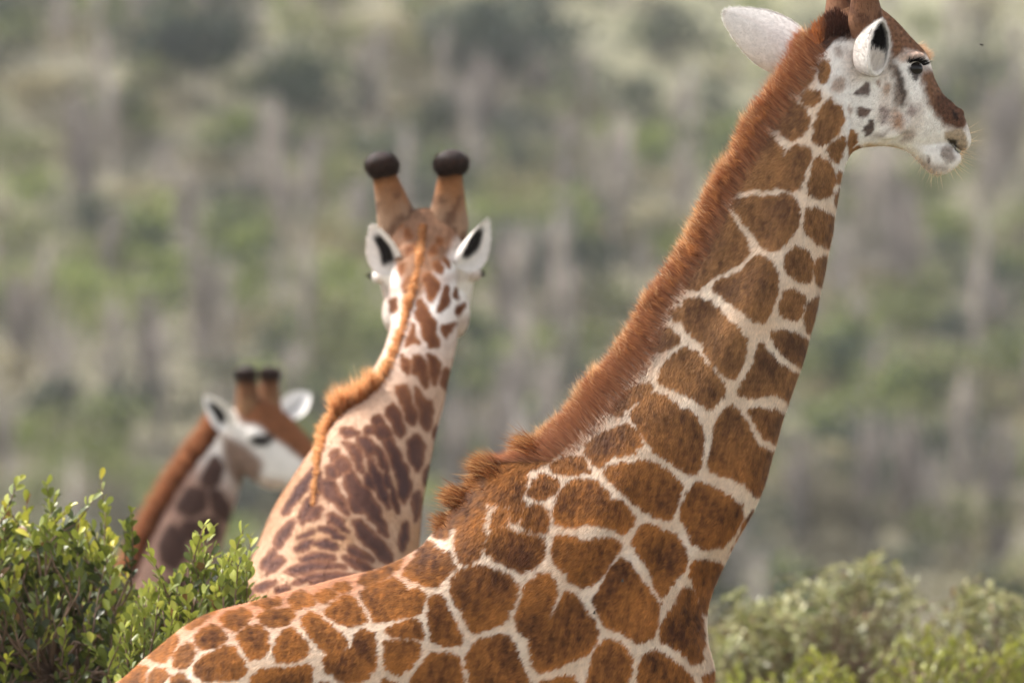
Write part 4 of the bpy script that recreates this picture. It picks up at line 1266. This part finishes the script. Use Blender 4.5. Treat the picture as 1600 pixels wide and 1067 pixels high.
def giraffe_bull():
    root = empty('giraffe', (-.9, 33.6, 0))
    tag(root, 'giraffe bull seen from behind with two black tipped horns, looking away', 'giraffe')
    S = (1, -.12, 0); S2 = (.96, -.28, 0)
    rows = [ring(P(455, 1120, 32.62), .16, .12, (0, -.3, 1), S), ring(P(458, 1112, 32.72), .30, .24, (0, -.15, 1), S), ring(P(463, 1098, 32.95), .38, .32, (0, -.1, 1), S),
            ring(P(470, 1085, 33.3), .42, .36, (0, -.1, 1), S), ring(P(480, 1068, 33.7), .46, .40, (0, -.2, 1), S), ring(P(490, 1020, 34.0), .47, .385, (-.05, -.45, 1), S),
            ring(P(509, 930, 34.25), .42, .345, (-.1, -.6, .9), S, -.1), ring(P(532, 842, 34.45), .34, .31, (-.2, -.65, .8), S, -.12), ring(P(558, 765, 34.62), .27, .268, (-.28, -.65, .75), S2, -.14),
            ring(P(587, 697, 34.78), .215, .22, (-.3, -.65, .72), S2, -.15), ring(P(621, 632, 34.95), .18, .178, (-.3, -.65, .72), S2, -.14), ring(P(646, 572, 35.12), .16, .155, (-.25, -.7, .7), S2, -.1),
            ring(P(661, 515, 35.3), .15, .145, (-.12, -.75, .65), (1, -.1, 0), -.05), ring(P(662, 465, 35.45), .15, .15, (-.05, -.8, .6), (1, 0, 0)), ring(P(663, 420, 35.62), .14, .15, (0, -.75, .7), (1, 0, 0)),
            ring(P(663, 385, 35.72), .10, .11, (0, -.6, .8), (1, 0, 0))]
    X = (1, 0, 0); DD = (0, .62, .78)
    head = [ring(P(664, 352, 35.62), .09, .10, DD, X), ring(P(664, 364, 35.66), .135, .150, DD, X), ring(P(664, 392, 35.74), .165, .185, DD, X), ring(P(665, 425, 35.85), .17, .212, DD, X),
            ring(P(667, 458, 35.98), .16, .196, DD, X), ring(P(668, 488, 36.1), .14, .172, DD, X), ring(P(669, 520, 36.22), .115, .13, DD, X), ring(P(669, 560, 36.35), .09, .095, DD, X),
            ring(P(669, 592, 36.46), .075, .08, DD, X), ring(P(669, 612, 36.52), .04, .05, DD, X)]
    parts = [sweep(np.array(rows), 6, 44), sweep(np.array(head), 6, 40)]
    for s, x, y in ((-1, 592, 432), (1, 740, 428)):
        parts.append(ellipsoid(P(x, y, 35.82), .035, .06, .032))
    parts.append(ellipsoid(P(618, 486, 35.8), .06, .11, .10)); parts.append(ellipsoid(P(712, 490, 35.8), .065, .11, .11))
    for s in (-1, 1):
        parts.append(leg_parts((P(495, 1150, 34.1)[0] + s * .17, 34.1, 1.75), 0.0, True))
        parts.append(leg_parts((P(462, 1150, 32.95)[0] + s * .17, 32.95, 1.7), 0.0, False))
    me = fuse('body', parts, .0085, 6)
    co, no = arrays(me)
    me.vertices.foreach_set('co', (co + no * (snoise(co, 8, 91, 2) * .004)[:, None]).astype(np.float32).ravel()); me.update()
    co, no = arrays(me)
    set_cols(me, bull_coat(co, no))
    link('body', me, M_HIDE, root)
    for s in (-1, 1):
        hoof(root, (P(495, 1150, 34.1)[0] + s * .17, 34.1), 0); hoof(root, (P(462, 1150, 32.95)[0] + s * .17 - .07, 32.95), 0)
    def flow(p, q): return np.tile([-.2, -.5, -.8], (len(p), 1)) + np.stack([snoise(p, 7, 55), np.zeros(len(p)), snoise(p, 7, 56)], 1) * .3
    def keep(c, n):
        u = to_px(c); return (u[:, 1] < 960) & (n[:, 1] < .4)
    fur('coat', me, 130000, flow, bull_coat, .016, .0034, .30, keep, root)
    bv = bvh_of(me)
    # mane: the roots follow the crest of the neck up to the crown
    path = catmull([(489, 790), (494, 740), (500, 700), (512, 664), (536, 640), (566, 622), (592, 598), (610, 566), (626, 525), (640, 478), (650, 435), (659, 392), (663, 352)], 12)
    n = 8000
    ip = rng.random(n) * (len(path) - 1)
    f = ip / (len(path) - 1)
    wid = np.interp(f, [0, .2, .4, 1], [3, 5, 6, 4])
    px = np.interp(ip, range(len(path)), path[:, 0]) + rng.normal(size=n) * wid * .6; py = np.interp(ip, range(len(path)), path[:, 1]) + rng.normal(size=n) * wid * .3
    tgx = np.interp(ip, range(len(path)), np.gradient(path[:, 0])); tgy = -np.interp(ip, range(len(path)), np.gradient(path[:, 1]))
    rows_ = []
    for i in range(n):
        h, nn = surf(bv, px[i], py[i])
        k = 0
        while h is None and k < 14:      # crest line runs along the outline: step in until it meets the skin
            k += 1; h, nn = surf(bv, px[i] + k * 3, py[i] + k * 2)
        if h is not None and h.y > 31.5: rows_.append((*h, *nn, f[i], tgx[i], tgy[i], i))
    t = np.array(rows_); m = len(t)
    ff = t[:, 6]
    out = norm(np.stack([-t[:, 8], -.6 * np.hypot(t[:, 7], t[:, 8]), t[:, 7]], 1))
    cl = snoise(np.stack([ff * 3, ff * 0], 1), 26, 95, 3)
    d = norm(out * 1.0 + t[:, 3:6] * .5 + norm(np.stack([t[:, 7], np.zeros(m), t[:, 8]], 1)) * (.35 + .4 * cl)[:, None] + rng.normal(size=(m, 3)) * .16)
    L = np.interp(ff, [0, .18, .28, .42, .55, 1], [.014, .026, .11, .10, .038, .022]) * (1 + .7 * cl) * (.3 + .85 * rng.random(m))
    c0 = mix(lin((140, 82, 46)), lin((196, 128, 74)), rng.random(m)); c1 = mix(lin((222, 156, 92)), lin((246, 208, 160)), rng.random(m))
    link('mane', hair_mesh('mane', t[:, :3], d, L, .0045, norm(np.cross(d, rng.normal(size=(m, 3)))), c0, c1, 2, rng.normal(size=(m, 3)) * .12), M_MANE, root)
    add_ear(root, P(618, 424, 35.6), (-.42, -.25, .86), (-.35, -.95, .0), .235, .066, 3000, .018, roll0=1.5, roll1=.9, cav=.48)
    add_ear(root, P(708, 412, 35.6), (.62, .0, .80), (.80, -.60, .1), .250, .066, 3000, .018, roll0=2.0, roll1=1.1, cav=.52)
    lo, hi = lin((148, 120, 98)), lin((138, 92, 56))
    for a, b in (((622, 350), (599, 268)), ((700, 350), (704, 266))):
        add_ossicone(root, P(*a, 35.72), P(*b, 35.66), .092, .058, .077, lo, hi)
    for s, x, y in ((-1, 586, 432), (1, 745, 429)):
        v, f_ = ellipsoid(P(x - s * 4, y, 35.86), .026, .032, .026)
        e = link('eye', mesh_from('eye', v, f_), M_EYE, root)
        m = 120
        rt = P(x, y - 2, 35.86) + rng.normal(size=(m, 3)) * [.006, .025, .006]
        d = norm(np.array([s * .9, 0, -.1]) + rng.normal(size=(m, 3)) * .15)
        c = np.tile(lin((36, 28, 28)), (m, 1))
        l = link('eyelashes', hair_mesh('eyelashes', rt, d, rng.uniform(.02, .045, m), .003, norm(np.cross(d, rng.normal(size=(m, 3)))), c, c, 2), M_FUR, root)
        l.parent = e
    v, f_ = tube([P(455, 1060, 32.6), P(453, 1090, 32.5), P(452, 1200, 32.47), P(452, 1380, 32.5)], [.05, .045, .022, .015], 12, 5)
    link('tail', mesh_from('tail', v, f_, cols=np.tile(CREAM, (len(v), 1))), M_HIDE, root)
giraffe_bull()

# ---------------------------------------------------------------- 3. the soft young giraffe beyond the shrub
Y3 = 47.0
T3 = tr(2.6675, 160, 550, [
 [(425,525),(470,435),(492,470),(482,535),(440,555)], [(320,645),(365,570),(422,580),(424,645),(370,675)], [(458,575),(492,590),(524,660),(524,695),(478,665)],
 [(245,800),(290,725),(335,760),(340,845),(300,895),(255,860)], [(345,715),(395,715),(385,765),(350,765)], [(270,970),(335,935),(325,1030),(265,1030)], [(420,700),(470,700),(480,760),(430,780)],
])
Y3F = [
 ((138, 88, 56), 5, 1, [(535,140),(700,140),(840,250),(910,350),(910,480),(840,450),(760,385),(700,345),(650,300),(575,290)]),
 ((132, 100, 80), 9, .9, [(500,330),(600,380),(675,450),(660,530),(570,560),(520,500),(500,420)]),
 ((52, 42, 38), 4, .95, [(610,362),(650,342),(705,335),(722,358),(690,388),(640,390)]),
 ((120, 86, 66), 6, .8, [(585,520),(650,540),(640,580),(580,575)]),
 ((186, 150, 122), 8, .7, [(660,520),(760,530),(780,560),(670,560)]),
]
Y3F = [(lin(c), s, a, chaikin(np.array(l, float) / 2.6675 + (160, 550))) for c, s, a, l in Y3F]

def young_coat(p, q):
    uv = to_px(np.where(p[:, 1:2] > Y3, p * [1, 0, 1] + [0, Y3 - .15, 0], p))
    sd, _ = field(uv + np.stack([snoise(uv, .15, 41), snoise(uv, .15, 42)], 1), T3)
    sd = sd + 7
    low = (uv[:, 1] > 940) | (uv[:, 0] < 190)
    sd[low] = np.maximum(sd[low], cells(uv[low], np.concatenate([LOW_SEEDS - (330, 200), LOW_SEEDS - (900, 200)]) , 7))
    base = mix(np.tile(WHITE, (len(p), 1)), lin((166, 132, 116)), sst(680, 780, uv[:, 1] + (330 - uv[:, 0]) * .7))
    c = mix(base, lin((82, 58, 50)), sst(-4, 4, sd))
    for col, soft, a, pl in Y3F:
        m = (uv[:, 0] > 330) & (uv[:, 1] < 800)
        c[m] = mix(c[m], col, sst(-soft, soft, poly_sd(uv[m], pl)) * a)
    return np.clip(c, .005, .9)

def giraffe_young():
    Y = Y3
    root = empty('giraffe', (-2.6, Y, float(terrain(-2.6, Y))))
    tag(root, 'out of focus young giraffe facing right behind the leafy shrubs', 'giraffe')
    G = float(terrain(-2.4, Y))
    b = [sec((-330, 1200), (-325, 1250), Y, .06), sec((-300, 1130), (-290, 1320), Y, .2), sec((-220, 1085), (-220, 1330), Y, .28), sec((-80, 1062), (-90, 1320), Y, .31),
         sec((40, 1040), (70, 1310), Y, .31), sec((105, 1010), (190, 1270), Y, .28), sec((150, 970), (270, 1140), Y, .22),
         sec((196, 925), (300, 1000), Y, .17), sec((225, 862), (325, 912), Y, .145), sec((258, 795), (350, 842), Y, .125), sec((296, 735), (368, 785), Y, .11), sec((330, 692), (380, 745), Y, .10)]
    hd = [((352, 655), (385, 738), .11), ((375, 632), (395, 748), .125), ((402, 622), (412, 758), .135), ((432, 634), (430, 764), .125), ((458, 655), (450, 762), .10), ((482, 682), (472, 756), .08), ((502, 706), (494, 752), .07), ((516, 728), (510, 750), .04)]
    b += [sec(d, v, Y, w, .05, -18, -max(0, (d[0] + v[0]) / 2 - 370) / 264 * math.tan(R(18))) for d, v, w in hd]
    parts = [sweep(np.array(b), 6, 40), ellipsoid(P(402, 676, Y) + (0, -.15, 0), .06, .04, .035)]
    for s in (-1, 1):
        parts.append(leg_parts(P(175, 1240, Y) + (0, s * .15, 0), G, True, .8)); parts.append(leg_parts(P(-230, 1260, Y) + (0, s * .15, 0), G, False, .8))
    me = fuse('body', parts, .011, 5)
    co, no = arrays(me)
    set_cols(me, young_coat(co, no))
    link('body', me, M_HIDE, root)
    for s in (-1, 1):
        a = P(175, 1240, Y); hoof(root, (a[0], Y + s * .15), G); a = P(-230, 1260, Y); hoof(root, (a[0] - .07, Y + s * .15), G)
    fur('coat', me, 40000, lambda p, q: np.tile([-.5, 0, -.85], (len(p), 1)), young_coat, .02, .005, .3, lambda c, n: (n[:, 1] < .4) & (to_px(c)[:, 1] < 1000), root)
    rc = catmull([P(x, y, Y) for x, y in ((182, 945), (212, 872), (246, 800), (286, 735), (322, 690), (348, 655))], 10)
    n = 7000
    ip = rng.random(n) * (len(rc) - 1)
    rp = np.stack([np.interp(ip, range(len(rc)), rc[:, k]) for k in range(3)], 1) + rng.normal(size=(n, 3)) * [.012, .03, .012]
    tg = norm(np.stack([np.interp(ip, range(len(rc)), np.gradient(rc[:, k])) for k in range(3)], 1))
    nr = np.stack([-tg[:, 2], np.zeros(n), tg[:, 0]], 1)
    rp -= nr * .03
    d = norm(nr + tg * .2 + rng.normal(size=(n, 3)) * .2)
    c0 = np.tile(lin((118, 70, 44)), (n, 1)); c1 = mix(lin((168, 106, 68)), lin((214, 160, 122)), rng.random(n))
    link('mane', hair_mesh('mane', rp, d, rng.uniform(.08, .15, n), .006, norm(np.cross(d, rng.normal(size=(n, 3)))), c0, c1, 2), M_MANE, root)
    add_ear(root, P(358, 668, Y) + (0, -.11, 0), (-.55, -.35, .75), (.15, -1, .1), .25, .062, 1200, .02, roll0=1.5, roll1=.9, cav=.5)
    add_ear(root, P(440, 655, Y) + (0, .12, 0), (.62, .5, .62), (-.1, -1, .1), .25, .07, 1200, .02, roll0=1.4, roll1=.7, cav=.2)
    for s, (x, y) in ((-1, (389, 645)), (1, (418, 645))):
        a = P(x, y, Y) + (0, s * .06, 0); bb = P(x + (-3 if s < 0 else 2), 592, Y) + (0, s * .08, 0)
        add_ossicone(root, a, bb, .085, .060, .062, lin((132, 98, 70)), lin((112, 74, 48)))
    v, f = ellipsoid(P(407, 687, Y) + (0, -.165, 0), .036, .036, .03)
    eo = link('eye', mesh_from('eye', v, f), M_EYE, root)
    m = 120
    a = rng.uniform(-1, 1, m)
    rt = P(407, 684, Y) + np.stack([a * .05, -.185 - .01 * np.cos(a), .012 * np.cos(a)], 1)
    d = norm(np.stack([a * .5 + .3, np.full(m, -.6), np.full(m, -.35)], 1))
    c = np.tile(lin((34, 28, 28)), (m, 1))
    l = link('eyelashes', hair_mesh('eyelashes', rt, d, .04, .006, norm(np.cross(d, rng.normal(size=(m, 3)))), c, c, 1), M_FUR, root)
    l.parent = eo
giraffe_young()

# ================================================================ SHRUBS
def leaf_geo(L, W, fold=.35, curl=.12):
    """small blade pointing along +y, folded along the midrib"""
    ys = [0, .3, .62, .86, 1.0]; ws = [.06, .34, .5, .36, 0]
    V = []
    for y, w in zip(ys, ws):
        z = -curl * L * (y - .4) ** 2
        if w == 0: V.append((0, L, z)); continue
        V += [(-w * W, y * L, z + fold * w * W), (0, y * L, z), (w * W, y * L, z + fold * w * W)]
    F = []
    for r in range(3):
        a = 3 * r
        F += [(a, a + 1, a + 4, a + 3), (a + 1, a + 2, a + 5, a + 4)]
    F += [(9, 10, 12, 12), (10, 11, 12, 12)]
    return np.array(V), F

def frame_from(d, up):
    y = n3(d); x = n3(cr3(y, up)); z = cr3(x, y)
    return np.stack([x, y, z], 1)

def make_shrub(name, label, group, base, tips, leaf, palette, nleaf, single=0, spread=.32, twig_r=.006, upright=.75, wob=.08, stem_r=.03, seed=0, matf=None, rotwob=.35):
    """tips: shoot ends. Each shoot is a curved twig from the shrub's inside carrying leaves; 'single' of the leaves that show most become objects of their own"""
    r = np.random.default_rng(seed)
    root = empty(name, tuple(base))
    tag(root, label, 'shrub', group)
    lv, lf = leaf_geo(*leaf)
    mats = matf or M_LEAF
    twigs, leaves = [], []
    forks = []
    nf = max(6, len(tips) // 5)
    pick = tips[r.choice(len(tips), nf, replace=False)]
    for t in pick:                       # limbs
        q = base + (t - base) * [.72, .72, .74] + r.normal(size=3) * .06
        mid = base + (q - base) * [.35, .35, .55] + r.normal(size=3) * .08
        twigs.append(tube([base, mid, q], [stem_r, stem_r * .45, twig_r * 1.3], 6, 4)); forks.append(q)
    forks = np.array(forks)
    for t in tips:
        i = np.argmin(np.linalg.norm((forks - t) * [1, 1, .8], axis=1)); q = forks[i]
        L = r.uniform(.7, 1.3) * spread
        dirn = n3(np.array([(t - q)[0] * .5, (t - q)[1] * .5, 0]) + [r.normal() * wob, r.normal() * wob, upright])
        st = t - dirn * L
        twigs.append(tube([q, (q + st) / 2 + r.normal(size=3) * .03, st, (st + t) / 2 + r.normal(size=3) * .008, t], [twig_r * 1.1, twig_r, twig_r * .8, twig_r * .55, twig_r * .3], 5, 2))
        vig = r.random()
        for k in range(nleaf):
            s = 1 - (k / nleaf) ** 1.1
            p = st + (t - st) * s
            a = k * 2.4 + r.normal() * .4
            side = np.array([math.cos(a), math.sin(a), 0])
            d = n3(dirn * r.uniform(.5, 1.1) + side * r.uniform(.35, .95) * (1 - .35 * s))
            sc = (.45 + .8 * r.random() ** .8) * (1 - .3 * s ** 4)
            fr = frame_from(d, np.array([0, 0, 1.]) + r.normal(size=3) * rotwob + .4 * side)
            u = np.clip(s * .55 + vig * .5 + r.normal() * .13 - .2, 0, .999)
            leaves.append((p, fr, sc, u))
    V, F = merge(twigs)
    link('branches', mesh_from('branches', V, F), M_TWIG, root)
    pal = np.array([lin(c) for c in palette])
    NV = 8
    # which leaves show most: in the picture, in front
    pos = np.array([l[0] for l in leaves]); uv = to_px(pos)
    vis = (uv[:, 0] > 0) & (uv[:, 0] < 1600) & (uv[:, 1] < 1062)
    order = np.argsort(np.where(vis, pos[:, 1], 1e6))
    chosen = set()
    if single:
        # keep them spread over the picture rather than all in one tuft: nearest one of every small square first
        seen = {}
        for i in order:
            if not vis[i]: break
            key = (int(uv[i, 0] // 14), int(uv[i, 1] // 14)); seen.setdefault(key, []).append(i)
        lst = [v[0] for v in seen.values()] + [v[1] for v in seen.values() if len(v) > 1]
        chosen = set(lst[:single])
        var = []
        for k in range(NV):
            c = np.array([np.interp((k + .5) / NV * (len(pal) - 1), range(len(pal)), pal[:, j]) for j in range(3)])
            me = mesh_from('leaf', lv, [tuple(dict.fromkeys(f)) for f in lf], cols=np.tile(c, (len(lv), 1))); me.materials.append(mats)
            var.append(me)
        for i in chosen:
            p, fr, sc, u = leaves[i]
            m = Matrix.Identity(4)
            for a in range(3):
                for b_ in range(3): m[a][b_] = fr[a, b_] * sc
                m[a][3] = p[a]
            link('leaf', var[int(u * NV)], None, root, m)
    rest = [l for i, l in enumerate(leaves) if i not in chosen]
    n = len(rest)
    pos = np.array([l[0] for l in rest]); fr = np.array([l[1] for l in rest]); sc = np.array([l[2] for l in rest]); u = np.array([l[3] for l in rest])
    VV = np.einsum('nij,vj->nvi', fr, lv) * sc[:, None, None] + pos[:, None]
    cols = np.stack([np.interp(u * (len(pal) - 1), range(len(pal)), pal[:, j]) for j in range(3)], 1) * r.uniform(.85, 1.15, (n, 1))
    dead = r.random(n) < .025
    cols[dead] = lin((128, 98, 62))
    tri = []
    for f in lf:
        g = list(dict.fromkeys(f)); tri.append((g[0], g[1], g[2]))
        if len(g) == 4: tri.append((g[0], g[2], g[3]))
    FF = (np.arange(n)[:, None, None] * len(lv) + np.array(tri)[None]).reshape(-1, 3)
    o = link('foliage', mesh_from('foliage', VV.reshape(-1, 3), FF, cols=np.repeat(cols, len(lv), 0)), mats, root)
    tag(o, kind='stuff')
    return root

def tips_in(outline, n, y0, y1, seed, top_bias=0.0, below=1250):
    """shoot ends scattered through the body of a shrub whose upper outline is given in photo pixels (x, y)"""
    r = np.random.default_rng(seed)
    xs = np.array([o[0] for o in outline]); ys = np.array([o[1] for o in outline])
    out = []
    while len(out) < n:
        Y = r.uniform(y0, y1)
        x = r.uniform(xs[0], xs[-1]); top = np.interp(x, xs, ys)
        k = abs((Y - (y0 + y1) / 2) / ((y1 - y0) / 2))
        y = top + (below - top) * r.random() ** 1.25 + 26 * k * k
        out.append(P(x, y, Y))
    return np.array(out)

GREEN = [(48, 56, 28), (72, 82, 36), (104, 114, 46), (136, 144, 58), (168, 168, 66), (206, 194, 72)]
edge = [(28, 752), (72, 758), (40, 772), (158, 748), (150, 775), (206, 800), (110, 790), (10, 790), (90, 776), (196, 822), (165, 790), (130, 815)]
tipsA = np.concatenate([tips_in([(-330, 840), (-120, 800), (0, 800), (60, 800), (100, 808), (135, 818), (165, 826), (190, 866), (212, 920), (240, 960)], 900, 32.2, 34.2, 3),
                        np.array([P(x, y, random.uniform(32.4, 33.2)) for x, y in edge])])
make_shrub('shrub', 'leafy green shrub with upright glossy sprigs beside the young giraffe neck', None, np.array([-2.35, 32.9, 0.0]), tipsA, (.064, .034), GREEN, 18, 300, seed=5, upright=.6, wob=.25)
edge2 = [(318, 822), (332, 826), (380, 828), (392, 838), (300, 846), (232, 860), (372, 850), (356, 872), (250, 900)]
tipsB = np.concatenate([tips_in([(190, 960), (240, 905), (285, 870), (310, 846), (335, 842), (352, 868), (380, 850), (396, 870), (400, 930), (440, 990)], 380, 31.5, 32.3, 4, below=1300),
                        np.array([P(x, y, random.uniform(31.6, 32.1)) for x, y in edge2])])
make_shrub('shrub', 'low pale green shrub with yellow tips growing behind the sharp giraffe back', None, np.array([-1.35, 31.95, 0.0]), tipsB, (.062, .031), [(78, 88, 42), (108, 118, 52), (142, 150, 66), (174, 178, 80), (206, 202, 104)], 16, 260, seed=9, upright=.65, wob=.2)

GREY = [(92, 94, 54), (116, 118, 68), (146, 146, 90), (176, 172, 116), (206, 200, 160)]
grp = 'soft grey green shrubs beyond the giraffe chest'
def blob(cx, w, top, n, y0, y1, seed, below=1150):
    r = np.random.default_rng(seed)
    o = [(cx + (t - .5) * w, top + (abs(t - .5) * 2) ** 2.2 * 110 + r.uniform(-34, 24)) for t in np.linspace(0, 1, 9)]
    return tips_in(o, n, y0, y1, seed, below=below)
for k, (cx, w, top, Yc, lab) in enumerate([(1185, 150, 918, 44.0, 'small soft grey green shrub close beside the sharp giraffe chest'),
                                           (1330, 270, 872, 44.6, 'tallest soft grey green shrub with pale upright branch tips'),
                                           (1560, 260, 905, 43.4, 'soft grey green shrub with a dark leaning branch and pale tips')]):
    t = blob(cx, w, top, 330, Yc - .7, Yc + .7, 30 + k)
    b = P(cx, 1100, Yc); b[2] = float(terrain(b[0], Yc))
    make_shrub('shrub', lab, grp, b, t, (.062, .024), GREY, 15, 0, seed=40 + k, spread=.34, twig_r=.005, stem_r=.03, upright=.30, wob=.5)
LIME = [(100, 106, 42), (132, 138, 50), (162, 164, 60), (192, 188, 76)]
grp = 'soft lime green shrubs low beyond the giraffe chest'
for k, (cx, w, top, Yc, lab) in enumerate([(1180, 150, 1030, 40.6, 'low lime green shrub touching the sharp giraffe chest'), (1290, 170, 996, 40.2, 'lime green shrub with one taller spike before the grey shrubs'),
                                           (1462, 240, 968, 40.4, 'largest lime green bushy shrub before the grey shrubs'), (1610, 150, 990, 40.0, 'lime green shrub below the dark leaning branch')]):
    t = blob(cx, w, top, 190, Yc - .4, Yc + .4, 60 + k, 1200)
    b = P(cx, 1100, Yc); b[2] = float(terrain(b[0], Yc))
    make_shrub('shrub', lab, grp, b, t, (.05, .014), LIME, 18, 0, seed=70 + k, spread=.26, twig_r=.006, stem_r=.03, upright=.6, wob=.35)

# ================================================================ FLIES
M_FLY = mat_flat('fly_body', (.02, .014, .01), .4, .4)
M_WING = mat_flat('fly_wing', (.10, .085, .07), .5, .3)
def fly(p, d, up, s, label, group=None):
    root = empty('fly', tuple(p))
    tag(root, label, 'fly', group)
    fr = frame_from(np.array(d, float), np.array(up, float))
    def put(v): return (v * s) @ fr.T + p
    v, f = merge([ellipsoid((0, .55, 0), .28, .26, .26, seg=10, rings=6), ellipsoid((0, .1, 0), .34, .42, .32, seg=10, rings=6), ellipsoid((0, -.55, -.03), .3, .55, .26, seg=10, rings=6)])
    link('body', mesh_from('body', put(v), f), M_FLY, root)
    for sg in (-1, 1):
        w = np.array([(0, .15, .25), (sg * .35, -.1, .32), (sg * .75, -.9, .36), (sg * .45, -1.25, .34), (sg * .08, -.6, .28)])
        w = np.concatenate([w, w - (0, 0, .03)])
        f = [(0, 1, 2, 3, 4), (9, 8, 7, 6, 5)] + [(i, (i + 1) % 5, (i + 1) % 5 + 5, i + 5) for i in range(5)]
        link('wing', mesh_from('wing', put(w), f, smooth=False), M_WING, root)
fly(P(1533, 70, 29.9), (-.6, 0, .2), (.3, 0, 1), .0085, 'tiny fly in the air ahead of the sharp giraffe face')
for (px, py), lab in (((972, 906), 'tiny dark fly on a brown shoulder patch of the sharp giraffe'), ((928, 956), 'tiny dark fly on the cream line between shoulder patches')):
    h, nn = surf(bv_main, px, py)
    fly(np.array(h) + np.array(nn) * .012, (.2, 0, 1), nn, .0075, lab)
